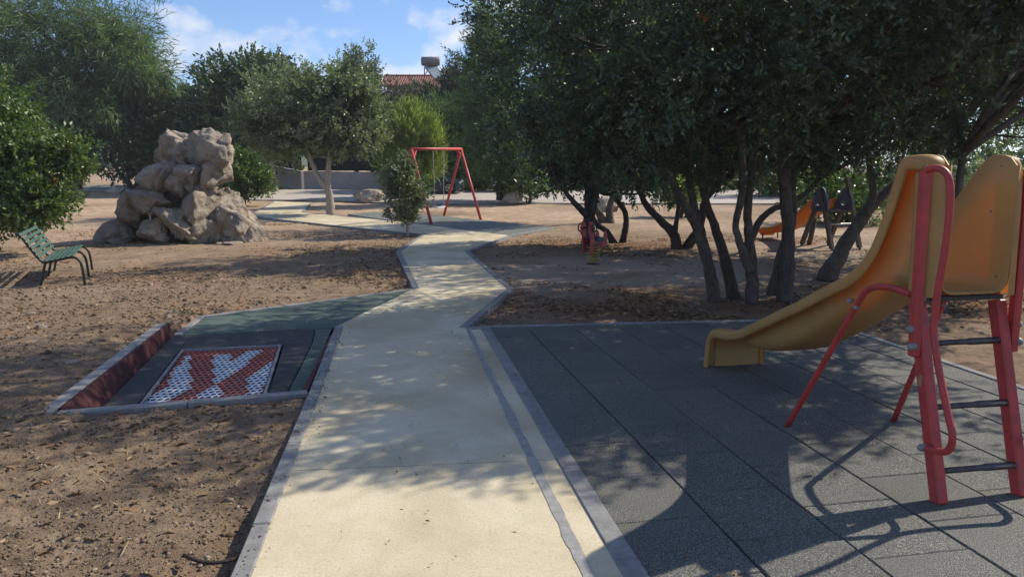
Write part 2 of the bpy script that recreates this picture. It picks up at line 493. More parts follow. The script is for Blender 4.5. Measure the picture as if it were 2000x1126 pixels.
def clip_poly(poly, n, c):
    out = []
    for i in range(len(poly)):
        a, b = poly[i], poly[(i + 1) % len(poly)]
        da, db = n @ a - c, n @ b - c
        if da <= 0: out.append(a)
        if da * db < 0: out.append(a + (b - a) * (da / (da - db)))
    return out
def area2(poly):
    p = np.asarray(poly)
    return 0.5 * np.sum(p[:, 0] * np.roll(p[:, 1], -1) - p[:, 1] * np.roll(p[:, 0], -1))
def prism(name, poly, zt, zb, mat, parent=None, bv=0.0):
    """poly (x,y) list, zt/zb: numbers or functions of (x,y)"""
    poly = [np.asarray(p, float)[:2] for p in poly]
    if area2(poly) < 0: poly = poly[::-1]
    n = len(poly)
    ft = zt if callable(zt) else (lambda x, y: zt)
    fb = zb if callable(zb) else (lambda x, y: zb)
    V = [(p[0], p[1], fb(*p)) for p in poly] + [(p[0], p[1], ft(*p)) for p in poly]
    Fc = [tuple(range(n - 1, -1, -1)), tuple(range(n, 2 * n))] + [(i, (i + 1) % n, n + (i + 1) % n, n + i) for i in range(n)]
    o = mk(name, V, Fc, mat, parent)
    if bv: bevel(o, bv)
    return o
def strips(name, poly, mat, parent, zoff, depth, step):
    """flat slab following the terrain, cut in strips along Y so it bends with it"""
    bm = bmesh.new()
    vs_ = [bm.verts.new((p[0], p[1], 0)) for p in poly]
    f = bm.faces.new(vs_)
    if f.normal.z == 0: f.normal_update()
    if f.normal.z < 0: f.normal_flip()
    ys = [p[1] for p in poly]
    y = min(ys) + step
    while y < max(ys):
        bmesh.ops.bisect_plane(bm, geom=bm.verts[:] + bm.edges[:] + bm.faces[:], plane_co=(0, y, 0), plane_no=(0, 1, 0))
        y += step
    r = bmesh.ops.extrude_face_region(bm, geom=bm.faces[:])
    top = [g for g in r["geom"] if isinstance(g, bmesh.types.BMVert)]
    ts = set(top)
    for v in bm.verts:
        v.co.z = float(terr(v.co.y)) + (zoff if v in ts else zoff - depth)
    bmesh.ops.recalc_face_normals(bm, faces=bm.faces[:])
    me = bpy.data.meshes.new(name); bm.to_mesh(me); bm.free()
    me.materials.append(mat)
    return link(bpy.data.objects.new(name, me), parent)
def inside(px, py, poly):
    px = np.asarray(px); py = np.asarray(py)
    r = np.zeros(px.shape, bool)
    n = len(poly)
    for i in range(n):
        x0, y0 = poly[i][:2]; x1, y1 = poly[(i + 1) % n][:2]
        if y0 == y1: continue
        c = ((y0 > py) != (y1 > py)) & (px < (x1 - x0) * (py - y0) / (y1 - y0) + x0)
        r ^= c
    return r

# ================================================================== THE SETTING
def g2(u, v): return G(u, v)[:2]
def inset(poly, d):
    P = [np.asarray(p, float)[:2] for p in poly]
    if area2(P) < 0: P = P[::-1]
    n = len(P); out = []
    for i in range(n):
        a, b, c = P[i - 1], P[i], P[(i + 1) % n]
        e1 = (b - a) / np.linalg.norm(b - a); e2 = (c - b) / np.linalg.norm(c - b)
        n1 = np.array([-e1[1], e1[0]]); n2 = np.array([-e2[1], e2[0]])
        den = 1 + n1 @ n2
        out.append(b + (n1 + n2) / max(den, 0.25) * d)
    return out
pA, pB, pC = np.array([-0.60, -1.0]), np.array([-1.557, 5.246]), np.array([-1.95, 7.67])
pD, pE, pF = g2(806, 564), g2(773.5, 490.5), g2(824, 458)
pG, pH, pI = g2(655, 441), g2(482.5, 421.5), g2(533.5, 393)
pJ, pK = g2(610, 395.4), g2(593.5, 414)
pL, pM = g2(772, 431.5), g2(843, 440)
pN, pO, pP = g2(1000, 460), g2(916, 490.5), g2(1004.5, 564)
pQ, pR = g2(914, 640), np.array([-0.255, 7.70])
pS = np.array([1.19, -1.0])
def on(a, b, Y): t = (Y - a[1]) / (b[1] - a[1]); return a + (b - a) * t
j1a, j1b = on(pA, pB, 3.80), on(pS, pR, 3.98)
PATH_POLY = [pA, pB, pC, pD, pE, pF, pG, pH, pI, pJ, pK, pL, pM, pN, pO, pP, pQ, pR, pS]
PAD_POLY = [pS, pR, np.array([3.58, 8.118]), np.array([4.036, 5.405]), np.array([5.05, -0.6]), np.array([5.1, -1.0])]

# trampoline frame: origin at far-left corner of the sunken floor
TO = np.array([-3.51, 7.234]); TE = np.array([0.97543, 0.22032]); TV = np.array([-0.22032, 0.97543])
def tw(e, v): return TO + TE * e + TV * v
def tz(e, v): return 0.055 * min(v, 0.0)
TRAMP_POLY = [tw(-0.30, -2.46), tw(1.46, -2.36), tw(1.6, 0.02), tw(-0.06, 0.12)]
GREEN_POLY = [tw(-0.02, 0.0), g2(388, 618), pD, pC, tw(1.6, 0.0)]
SWING_POLY = [g2(679, 418.5), g2(730, 413.5), g2(859, 421), g2(1085, 444), pN, pM, pL]

# ---- ground: one sheet out to the horizon, finer towards the camera
def axis(parts):
    out = [parts[0][0]]
    for a, b, n in parts:
        out += list(np.linspace(a, b, n + 1)[1:])
    return np.array(out)
def grow(a, b, first, n):
    r = np.power((abs(b - a) / first), 1.0 / n)
    t = (np.power(r, np.arange(1, n + 1)))
    t = t / t[-1]
    return list(a + (b - a) * t)
xs = axis([(-9.0, -5.0, 60), (-5.0, -0.6, 140), (-0.6, 1.2, 24), (1.2, 4.2, 40), (4.2, 9, 60)])
xs = np.array(sorted(grow(-9.0, -1500, 0.5, 60))[:] + list(xs) + grow(9.0, 1500, 0.5, 60))
ys = axis([(0.5, 2.4, 16), (2.4, 6.0, 120), (6.0, 12.0, 110), (12, 20, 80), (20, 50, 90)])
ys = np.array(sorted(grow(0.5, -300, 1.0, 20)) + list(ys) + grow(50.0, 2500, 1.5, 40))
GX, GY = np.meshgrid(xs, ys)
def terr2(Y):
    return np.where(Y < 90, terr(Y), terr(90.0) + (Y - 90) * 0.004)
def soil_z(x, y):
    near = np.clip(1.2 - np.abs(y) / 60, 0.15, 1)
    z = terr2(y) - 0.045
    z = z + near * (0.030 * fbm(x * 0.7, y * 0.7, None, 3, 3) + 0.018 * fbm(x * 3.1, y * 3.1, None, 9, 4))
    fine = np.clip(1 - (y - 6) / 16, 0, 1) * (0.35 + 0.65 * np.clip(vnoise(x * 0.9, y * 0.9, None, 77) + 0.6, 0, 1))
    z = z + fine * (0.016 * np.maximum(fbm(x * 11, y * 11, None, 21, 3), -0.2) + 0.010 * vnoise(x * 27, y * 27, None, 31))
    z = z + 0.16 * np.exp(-((x + 4.3) / 0.9) ** 2 - ((y - 7.0) / 2.2) ** 2)      # soil banked against the low wall
    return z
GZ = soil_z(GX, GY)
GZ = np.where(inside(GX, GY, TRAMP_POLY), GZ - 0.35, GZ)
flat = inside(GX, GY, PATH_POLY) | inside(GX, GY, PAD_POLY) | inside(GX, GY, GREEN_POLY) | inside(GX, GY, SWING_POLY)
GZ = np.where(flat, np.minimum(GZ, terr2(GY) - 0.06), GZ)
sandm = np.exp(-((GX - 1.9) / 2.6) ** 4 - ((GY - 12.4) / 2.3) ** 4) * np.clip(0.75 + 0.5 * fbm(GX, GY, None, 5, 3), 0, 1)
sandm = np.maximum(sandm, np.exp(-((GX - 7.5) / 3.0) ** 4 - ((GY - 16.5) / 2.2) ** 4))
GZ = GZ - (GZ - (terr2(GY) - 0.035)) * np.clip(sandm, 0, 0.85)
drym = np.clip((GY - 15) / 6, 0, 1) * np.clip(0.62 + 0.6 * fbm(GX * 0.35, GY * 0.35, None, 15, 4), 0, 1)
drym = np.maximum(drym, np.clip((-GX - 5.5) / 3, 0, 0.85) * np.clip(0.5 + 0.8 * fbm(GX * 0.6, GY * 0.6, None, 16, 4), 0, 1) * np.clip((GY - 6) / 4, 0, 1))
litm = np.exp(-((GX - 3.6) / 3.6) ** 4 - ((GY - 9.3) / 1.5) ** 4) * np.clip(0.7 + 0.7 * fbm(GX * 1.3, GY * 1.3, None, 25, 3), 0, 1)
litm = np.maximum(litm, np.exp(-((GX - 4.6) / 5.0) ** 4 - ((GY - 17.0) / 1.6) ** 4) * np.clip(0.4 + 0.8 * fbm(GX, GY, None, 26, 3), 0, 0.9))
ny, nx = GX.shape
idx = np.arange(nx * ny).reshape(ny, nx)
quads = np.stack([idx[:-1, :-1], idx[:-1, 1:], idx[1:, 1:], idx[1:, :-1]], -1).reshape(-1, 4)
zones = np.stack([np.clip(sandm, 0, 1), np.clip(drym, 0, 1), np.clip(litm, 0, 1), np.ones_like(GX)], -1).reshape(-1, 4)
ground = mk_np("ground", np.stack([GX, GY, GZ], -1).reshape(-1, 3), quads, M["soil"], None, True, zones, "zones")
struct(ground, "brown bare earth ground of the park")

# ---- yellow concrete path in slabs, each with its own joint
path = sempty("path"); path["label"] = "zigzag path of pale yellow concrete slabs"
for poly in ([pA, j1a, j1b, pS], [j1a, pB, pC, pQ, pR, j1b], [pC, pD, pP, pQ], [pD, pE, pO, pP],
             [pE, pF, pM, pN, pO], [pF, pG, on(pK, pL, 26.6), pL, pM], [pG, pH, pK, on(pK, pL, 26.6)], [pH, pI, pJ, pK]):
    strips("slab", inset(poly, 0.003), M["path"], path, 0.0, 0.12, 2.0)

# ragged grey mortar bands on the right side of the near slabs
def mortar(off, w, seed, zo=0.003, y0=-1.0, y1=7.6):
    d = (pR - pS) / np.linalg.norm(pR - pS); nrm = np.array([-d[1], d[0]])
    n = 420; V = []; L = np.linalg.norm(pR - pS)
    for i in range(n + 1):
        t = i / n
        c = pS + d * L * t + nrm * off
        a = w * (0.5 + 0.05 * fbm(np.array([t * 9.0]), np.array([0.3]), None, seed, 4)[0] + 0.12 * fbm(np.array([t * 70.0]), np.array([0.3]), None, seed)[0])
        b = w * (0.5 + 0.05 * fbm(np.array([t * 9.0]), np.array([7.3]), None, seed, 4)[0] + 0.12 * fbm(np.array([t * 70.0]), np.array([5.3]), None, seed)[0])
        a, b = max(a, 0.005), max(b, 0.005)
        for q in (c + nrm * a, c - nrm * b): V.append((q[0], q[1], zo))
    Fc = [(2 * i, 2 * i + 1, 2 * i + 3, 2 * i + 2) for i in range(n)]
    return mk("mortar_band", V, Fc, M["mortar"], path)
mortar(0.245, 0.052, 41)

# ---- kerb stones
kerb = sempty("kerb"); kerb["label"] = "grey concrete kerb stones edging the path and play pads"
def kerb_line(pts, w, zo=0.012, depth=0.22, mat=None, side=1, step=1.0, zfun=None):
    pts = [np.asarray(p, float)[:2] for p in pts]
    n = len(pts); nr = []
    for i in range(n - 1):
        d = (pts[i + 1] - pts[i]); d /= np.linalg.norm(d); nr.append(np.array([-d[1], d[0]]) * side)
    off = []
    for i in range(n):
        a = nr[max(i - 1, 0)]; b = nr[min(i, n - 2)]
        off.append((a + b) / max(1 + a @ b, 0.3) * w)
    for i in range(n - 1):
        L = np.linalg.norm(pts[i + 1] - pts[i]); k = max(1, int(round(L / step)))
        for j in range(k):
            t0, t1 = j / k, (j + 1) / k
            gp = 0.0025 / L
            t0 += gp; t1 -= gp
            q = []
            for t in (t0, t1):
                o_ = pts[i] + (pts[i + 1] - pts[i]) * t
                i_ = o_ + off[i] * (1 - t) + off[i + 1] * t
                q.append((o_, i_))
            poly = [q[0][0], q[1][0], q[1][1], q[0][1]]
            dz = random.uniform(-0.002, 0.002)
            zf = zfun if zfun else (lambda x, y: float(terr(y)))
            prism("kerb_stone", poly, lambda x, y: zf(x, y) + zo + dz, lambda x, y: zf(x, y) - depth, mat or M["kerb"], kerb, 0.006)
kerb_line([pA, pB, pC], 0.085, side=-1)
kerb_line([pD, pE, pF, pG, pH, pI], 0.10, side=-1)
kerb_line([pS, pR], 0.105, 0.010, side=1)
kerb_line([pR, pQ], 0.10, 0.014, side=1)
kerb_line([pQ, pP, pO, pN], 0.10, side=1)
kerb_line([pJ, pK, pL], 0.10, side=-1)
kerb_line([pR, PAD_POLY[2], PAD_POLY[3], PAD_POLY[4]], 0.075, 0.012, side=-1)
kerb_line([tw(-0.02, 0.0), g2(388, 618), pD], 0.075, 0.012, side=-1)
kerb_line([g2(679, 418.5), pL], 0.09, 0.014, side=1)
kerb_line([g2(1085, 444), pN], 0.09, 0.014, side=-1)

# ---- rubber safety tiles
def tile_floor(parent, poly, o, d, size, mat, zt, name="rubber_tile", gap_l=0.009, gap_c=0.004, thick=0.045):
    d = np.asarray(d, float); d /= np.linalg.norm(d); u = np.array([d[1], -d[0]])
    poly = [np.asarray(p, float)[:2] for p in poly]
    if area2(poly) < 0: poly = poly[::-1]
    P = np.array(poly) - o
    a0, a1 = int(math.floor((P @ u).min() / size)) - 1, int(math.ceil((P @ u).max() / size)) + 1
    b0, b1 = int(math.floor((P @ d).min() / size)) - 2, int(math.ceil((P @ d).max() / size)) + 2
    for a in range(a0, a1):
        for b in range(b0, b1):
            s = 0.5 * (a % 2)
            c = [o + u * (a * size + gap_l / 2) + d * ((b + s) * size + gap_c / 2),
                 o + u * ((a + 1) * size - gap_l / 2) + d * ((b + s) * size + gap_c / 2),
                 o + u * ((a + 1) * size - gap_l / 2) + d * ((b + s + 1) * size - gap_c / 2),
                 o + u * (a * size + gap_l / 2) + d * ((b + s + 1) * size - gap_c / 2)]
            for i in range(len(poly)):
                e = poly[(i + 1) % len(poly)] - poly[i]
                n_ = np.array([e[1], -e[0]]) / np.linalg.norm(e)
                c = clip_poly(c, n_, n_ @ poly[i])
                if len(c) < 3: break
            if len(c) < 3 or abs(area2(c)) < 0.004: continue
            h = random.uniform(-0.003, 0.003); tx, ty = random.uniform(-0.004, 0.004), random.uniform(-0.004, 0.004)
            m_ = np.mean(c, axis=0)
            f = lambda x, y: zt(x, y) + h + tx * (x - m_[0]) + ty * (y - m_[1])
            prism(name, c, f, lambda x, y: zt(x, y) - thick, mat, parent, 0.005)
pad = sempty("safety_floor"); pad["label"] = "floor of dark grey rubber tiles under the yellow slide"
inner = [pS + [0.004, 0], pR + [0.006, -0.006]] + [p for p in inset(PAD_POLY, 0.08)[0:0]]
pp = inset([p for p in PAD_POLY], 0.079)
padpoly = [pS, pR, np.array([3.58, 8.118]) + [-0.09, -0.075], np.array([4.036, 5.405]) + [-0.08, 0], np.array([5.05, -0.6]) + [-0.08, 0], np.array([5.0, -1.0])]
padpoly[1] = pR + np.array([0.0, -0.08])
tile_floor(pad, padpoly, np.array([1.012, 3.019]), (-0.181, 0.983), 0.503, M["black_tile"], lambda x, y: 0.004)
gpad = sempty("green_floor"); gpad["label"] = "wedge of green rubber tiles between path and trampoline"
ga, gb = g2(450, 626), g2(696, 585)
gdir = (gb - ga) / np.linalg.norm(gb - ga)
gp_ = [tw(0.06, 0.0), g2(388, 618) + [0.09, -0.06], pD + [-0.015, -0.09], np.array([-1.957, 7.592])]
tile_floor(gpad, gp_, ga, (gdir[0], gdir[1]), 0.503, M["green_tile"], lambda x, y: 0.004)
sw = strips("swing_floor", inset(SWING_POLY, 0.02), M["swing_tile"], None, 0.004, 0.1, 1.5)
struct(sw, "grey rubber floor under the red swing")

# ---- dusty road and grey lane behind
def sheet(name, poly, mat, zo, label):
    o = strips(name, poly, mat, None, zo, 0.05, 1.5); struct(o, label); return o
sheet("road", [g2(497, 391), g2(640, 391), g2(800, 398), g2(1010, 397), g2(1300, 398), g2(1500, 398), np.array([40.0, 33.5]),
               np.array([60.0, 46.0]), g2(1500, 371), g2(1000, 372), g2(700, 371.5), g2(560, 370.5), g2(440, 379)], M["road"], 0.03,
      "pale dusty road crossing behind the playground")
sheet("lane", [np.array([-45.0, 43.5]), g2(250, 372), g2(262, 362), np.array([-50.0, 52.0])], M["lane"], 0.035, "grey lane at the far left under the trees")

# ================================================================== TRAMPOLINE
tr = thing("ground_trampoline", "sunken ground trampoline with red and pale grey link mat beside the path", "trampoline",
           (*tw(0.65, -1.3), -0.1))
def tprism(name, ev, top, th, mat, parent, bv=0.004):
    P = [tw(*q) for q in ev]
    inv = lambda x, y: ((np.array([x, y]) - TO) @ TE, (np.array([x, y]) - TO) @ TV)
    f = lambda x, y: top(*inv(x, y))
    return prism(name, P, f, lambda x, y: f(x, y) - th, mat, parent, bv)
fl = lambda e, v: tz(e, v)
BE0, BE1, BV0, BV1 = 0.185, 1.095, -2.13, -0.56
tprism("rubber_mat", [(-0.10, -2.36), (BE0 - 0.03, -2.36), (BE0 - 0.03, -0.004), (-0.03, -0.004)], fl, 0.04, M["mat_black"], tr)
tprism("rubber_mat", [(BE0 - 0.026, BV1 + 0.03), (1.40, BV1 + 0.03), (1.40, -0.004), (BE0 - 0.026, -0.004)], fl, 0.04, M["mat_black"], tr)
tprism("rubber_mat", [(BE1 + 0.03, -2.30), (1.235, -2.30), (1.395, BV1 + 0.026), (BE1 + 0.03, BV1 + 0.026)], fl, 0.04, M["mat_black"], tr)
tprism("rubber_mat", [(BE0 - 0.026, -2.34), (BE1 + 0.03, -2.31), (BE1 + 0.03, BV0 - 0.03), (BE0 - 0.026, BV0 - 0.03)], fl, 0.04, M["mat_black"], tr)
for v0, v1 in ((-2.29, -1.66), (-1.655, -1.0), (-0.995, -0.45), (-0.445, -0.004)):
    ea = lambda v: 1.24 + (v + 2.3) / 1.74 * 0.16
    eb = lambda v: 1.405 + (v + 2.3) / 2.3 * 0.175
    tprism("green_edge_tile", [(min(ea(v0), 1.405) + .004, v0), (eb(v0), v0), (eb(v1), v1), (min(ea(v1), 1.405) + .004, v1)], fl, 0.04, M["green_tile"], tr)
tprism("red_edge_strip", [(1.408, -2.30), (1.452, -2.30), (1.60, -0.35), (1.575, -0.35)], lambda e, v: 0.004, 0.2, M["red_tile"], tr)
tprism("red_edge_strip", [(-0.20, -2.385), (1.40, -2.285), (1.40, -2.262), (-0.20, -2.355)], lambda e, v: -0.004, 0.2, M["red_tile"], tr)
# steel rim of the bed
for q0, q1 in (((BE0, BV0), (BE0, BV1)), ((BE1, BV0), (BE1, BV1)), ((BE0, BV1), (BE1, BV1)), ((BE0, BV0), (BE1, BV0))):
    a = np.array([*tw(*q0), tz(*q0) - 0.004]); b = np.array([*tw(*q1), tz(*q1) - 0.004])
    dd = (b - a); L = np.linalg.norm(dd); dd /= L
    side = np.cross([0, 0, 1], dd)
    box("rim", (a + b) / 2, dd * (L / 2 + (0.012 if q0[0] == q1[0] else -0.012)), side * 0.012, np.array([0, 0, 0.012]), M["bolt"], tr, 0.003)
tprism("pit_floor", [(BE0, BV0), (BE1, BV0), (BE1, BV1), (BE0, BV1)], lambda e, v: tz(e, v) - 0.20, 0.02, M["black_paint"], tr, 0)
# link pieces: rounded bars with a hole between
W1 = [(725, 200), (755, 195), (755, 560), (430, 780), (150, 790), (290, 690), (515, 560), (520, 400)]
W2 = [(1035, 175), (1245, 160), (1262, 265), (1440, 140), (1660, 125), (1140, 500), (1065, 510)]
W3 = [(1130, 535), (1150, 720), (760, 760), (1000, 540)]
W4 = [(1900, 150), (1600, 680), (1480, 690), (1440, 480)]
def is_white(e, v):
    x, y = PX([*tw(e, v), tz(e, v)])
    cx, cy = (x - 250) * 6.25, (y - 660) * 6.25
    return any(bool(inside(np.array(cx), np.array(cy), w)) for w in (W1, W2, W3, W4))
NE, NV = 17, 23
pe, pv = (BE1 - BE0 - 0.03) / NE, (BV1 - BV0 - 0.03) / NV
def link_vf():
    """rounded hexagonal link with an open middle"""
    n = 6; V = []
    for (kx, ky, z) in ((0.54, 0.62, -0.0015), (0.54, 0.62, 0.001), (0.47, 0.50, 0.003), (0.37, 0.37, -0.0015)):
        for k in range(n):
            t = 2 * math.pi * (k + 0.5) / n
            V.append((pe * kx * math.cos(t) * 1.04, pv * ky * math.sin(t), z))
    Fc = [(a * n + k, a * n + (k + 1) % n, (a + 1) * n + (k + 1) % n, (a + 1) * n + k) for a in range(3) for k in range(n)]
    return V, Fc
lv, lf = link_vf()
def link_mesh(mat):
    me = bpy.data.meshes.new("bed_link"); me.from_pydata(lv, [], lf); me.materials.append(mat); me.update(); return me
lm = {True: link_mesh(M["bed_white"]), False: link_mesh(M["bed_red"])}
tang = math.atan2(TE[1], TE[0])
tilt = Matrix.Rotation(math.atan(0.055), 4, "X")
count = 0; rest = {True: [], False: []}
for j in range(NV):
    for i in range(NE):
        e = BE0 + 0.015 + (i + 0.5 + (0.25 if j % 2 else -0.25)) * pe; v = BV0 + 0.015 + (j + 0.5) * pv
        sag = -0.018 * math.sin(math.pi * (e - BE0) / (BE1 - BE0)) * math.sin(math.pi * (v - BV0) / (BV1 - BV0))
        wh = is_white(e, v)
        mt = Matrix.Translation((*tw(e, v), tz(e, v) - 0.012 + sag)) @ Matrix.Rotation(tang, 4, "Z") @ tilt
        if 4 <= j and count < 300:
            o = bpy.data.objects.new("bed_link", lm[wh]); link(o, tr); o.matrix_basis = mt; count += 1
        else:
            rest[wh].append(mt)
for wh in (True, False):
    parts = [([tuple(mt @ Vector(p)) for p in lv], lf) for mt in rest[wh]]
    V, Fc = join_vf(parts)
    o = mk("bed_links", V, Fc, M["bed_white" if wh else "bed_red"], tr); o["kind"] = "stuff"
# low wall on the left: concrete top with dark red rubber facing in four pieces
wl_ = thing("low_wall", "low concrete wall faced with dark red rubber beside the trampoline", "wall", (*tw(-0.15, -1.2), -0.2))
def wtop(v): return 0.005 + (v + 2.45) / 2.5 * 0.125
def wein(v): return -0.235 + (v + 2.39) / 2.43 * 0.180
def webase(v): return -0.105 + (v + 2.36) / 2.36 * 0.085
vs_ = [-2.36, -1.80, -1.20, -0.60, 0.03]
for v0, v1 in zip(vs_[:-1], vs_[1:]):
    g = 0.003
    V = []
    for v in (v0 + g, v1 - g):
        b, t = webase(v), wein(v)
        V += [(*tw(b, v), tz(0, v) - 0.06), (*tw(b - 0.035, v), tz(0, v) - 0.06), (*tw(t - 0.03, v), wtop(v) - 0.002), (*tw(t, v), wtop(v) - 0.002)]
    Fc = [(0, 1, 2, 3), (7, 6, 5, 4), (0, 3, 7, 4), (3, 2, 6, 7), (2, 1, 5, 6), (1, 0, 4, 5)]
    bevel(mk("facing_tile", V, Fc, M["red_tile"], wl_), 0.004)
prev = -2.47
for v1 in (-1.45, -0.45, 0.05):
    V = []
    for v in (prev + 0.002, v1 - 0.002):
        t = wein(v)
        V += [(*tw(t - 0.031, v), -0.35), (*tw(t - 0.13, v), -0.35), (*tw(t - 0.13, v), wtop(v)), (*tw(t - 0.031, v), wtop(v))]
    Fc = [(0, 1, 2, 3), (7, 6, 5, 4), (0, 3, 7, 4), (3, 2, 6, 7), (2, 1, 5, 6), (1, 0, 4, 5)]
    bevel(mk("coping_stone", V, Fc, M["kerb"], wl_), 0.005); prev = v1
kerb_line([tw(-0.235, -2.485), tw(1.46, -2.375)], 0.09, 0.006, 0.28, side=1, step=0.9, zfun=lambda x, y: 0.0)

# ================================================================== SLIDE
SA = np.array([2.187, 3.415, 0.0]); SD = np.array([-0.1811, 0.9835, 0.0]); SPp = np.array([0.9835, 0.1811, 0.0]); UP = np.array([0, 0, 1.0])
def sl(s, w, z): return SA + SD * s + SPp * w + UP * z
slide = thing("slide", "yellow plastic slide with red ladder posts on dark rubber tiles", "slide", SA + SPp * 0.23 + SD * 1.2)
TOPL = [(0.175, 1.03), (0.183, 1.25), (0.192, 1.50), (0.205, 1.66), (0.222, 1.715), (0.25, 1.742), (0.29, 1.754), (0.34, 1.757), (0.40, 1.756), (0.44, 1.745),
        (0.468, 1.715), (0.488, 1.66), (0.514, 1.573), (0.548, 1.47), (0.585, 1.372), (0.622, 1.29), (0.662, 1.22), (0.735, 1.135), (0.829, 1.064), (0.94, 1.008), (1.071, 0.945),
        (1.20, 0.88), (1.343, 0.806), (1.50, 0.735), (1.654, 0.660), (1.83, 0.577), (2.009, 0.492), (2.12, 0.446), (2.251, 0.410), (2.36, 0.392), (2.474, 0.376), (2.55, 0.352),
        (2.605, 0.305), (2.638, 0.23), (2.655, 0.12), (2.665, 0.012)]
FLOOR = [(0.17, 1.045), (0.48, 1.045), (0.60, 1.01), (0.777, 0.90), (1.0, 0.755), (1.2, 0.622), (1.4, 0.51), (1.55, 0.435), (1.70, 0.375), (1.84, 0.34), (2.0, 0.315), (2.2, 0.30), (2.4, 0.288),
         (2.52, 0.262), (2.585, 0.215), (2.618, 0.15), (2.635, 0.012)]
TOPR = TOPL[:8] + [(0.385, 1.752), (0.420, 1.715), (0.475, 1.650), (0.545, 1.565), (0.614, 1.482), (0.68, 1.395), (0.74, 1.310), (0.80, 1.235), (0.87, 1.165), (0.96, 1.09), (1.071, 1.02), (1.20, 0.93), (1.343, 0.835)] + TOPL[23:]
TR_ = np.array(TOPR)
TL = np.array(TOPL); FLo = np.array(FLOOR)
def top_at(s, T=None): T = TL if T is None else T; return float(np.interp(s, T[4:, 0], T[4:, 1]))
def floor_at(s): return float(np.interp(s, FLo[:, 0], FLo[:, 1]))
W0, W1s = 0.052, 0.455
stations = sorted(set([0.19] + list(np.linspace(0.21, 0.52, 9)) + list(np.linspace(0.56, 2.45, 34)) + [2.50, 2.55, 2.58, 2.60, 2.615, 2.63]))
V = []; rows = []
for s in stations:
    zt, zf = top_at(s) if s > 0.222 else 1.715, floor_at(s)
    if s < 0.222: zt = 1.70
    h = max(zt - zf, 0.01); r = min(0.075, h * 0.8)
    zr_ = top_at(s, TR_) if s > 0.222 else 1.70
    hr_ = max(zr_ - zf, 0.01)
    sec = []
    for k in range(5): sec.append((W0, zt - (h - r) * k / 4))
    for a in (22, 45, 68): sec.append((W0 + r * (1 - math.cos(math.radians(a))), zf + r * (1 - math.sin(math.radians(a)))))
    for k in range(5): sec.append((W0 + r + (W1s - W0 - 2 * r) * k / 4, zf))
    for a in (68, 45, 22): sec.append((W1s - r * (1 - math.cos(math.radians(a))), zf + r * (1 - math.sin(math.radians(a)))))
    for k in range(4, -1, -1): sec.append((W1s, zr_ - (hr_ - r) * k / 4))
    rows.append([sl(s, w, z) for w, z in sec])
ns = len(rows[0])
V = [p for r_ in rows for p in r_]
Fc = [(i * ns + k, i * ns + k + 1, (i + 1) * ns + k + 1, (i + 1) * ns + k) for i in range(len(rows) - 1) for k in range(ns - 1)]
ch = mk("chute", V, Fc, M["yellow"], slide, True); solid(ch, 0.010, 0)
# end plate under the run-out
mk("end_plate", [sl(2.628, w, z) for w in (W0, W1s) for z in (0.012, 0.17)] + [sl(2.612, w, z) for w in (W0, W1s) for z in (0.012, 0.17)],
   [(0, 2, 3, 1), (4, 5, 7, 6), (0, 1, 5, 4), (2, 6, 7, 3), (1, 3, 7, 5), (0, 4, 6, 2)], M["yellow"], slide)
def flange(side):
    P = smooth_line(TL if side < 0 else TR_, 3)
    w_in = W0 if side < 0 else W1s
    ov = 1.0 if side < 0 else 0.5
    V = []; m = len(P)
    for i in range(m):
        t = P[min(i + 1, m - 1)] - P[max(i - 1, 0)]; t /= np.linalg.norm(t)
        nrm = np.array([t[1], -t[0]])                      # inward (below the outline)
        f = np.clip((P[i][0] - 0.20) / 0.06, 0, 1) if P[i][1] > 0.9 else 1
        wid = 0.135 * (1 - f) + 0.082 * f
        for (w, k) in ((w_in, 0.006), (w_in + side * ov * 0.030, 0.0), (w_in + side * ov * 0.075, 0.004), (w_in + side * ov * 0.092, 0.022), (w_in + side * ov * 0.092, wid - 0.016), (w_in + side * ov * 0.084, wid), (w_in + side * ov * 0.076, wid - 0.004), (w_in + side * ov * 0.074, wid - 0.024)):
            q = P[i] + nrm * k
            V.append(sl(q[0], w, max(q[1], 0.008)))
    n = 8
    Fc = [(i * n + k, i * n + k + 1, (i + 1) * n + k + 1, (i + 1) * n + k) if side > 0 else (i * n + k, (i + 1) * n + k, (i + 1) * n + k + 1, i * n + k + 1) for i in range(m - 1) for k in range(n - 1)]
    o = mk("rolled_edge", V, Fc, M["yellow"], slide, True)
    return o
flange(-1); flange(1)
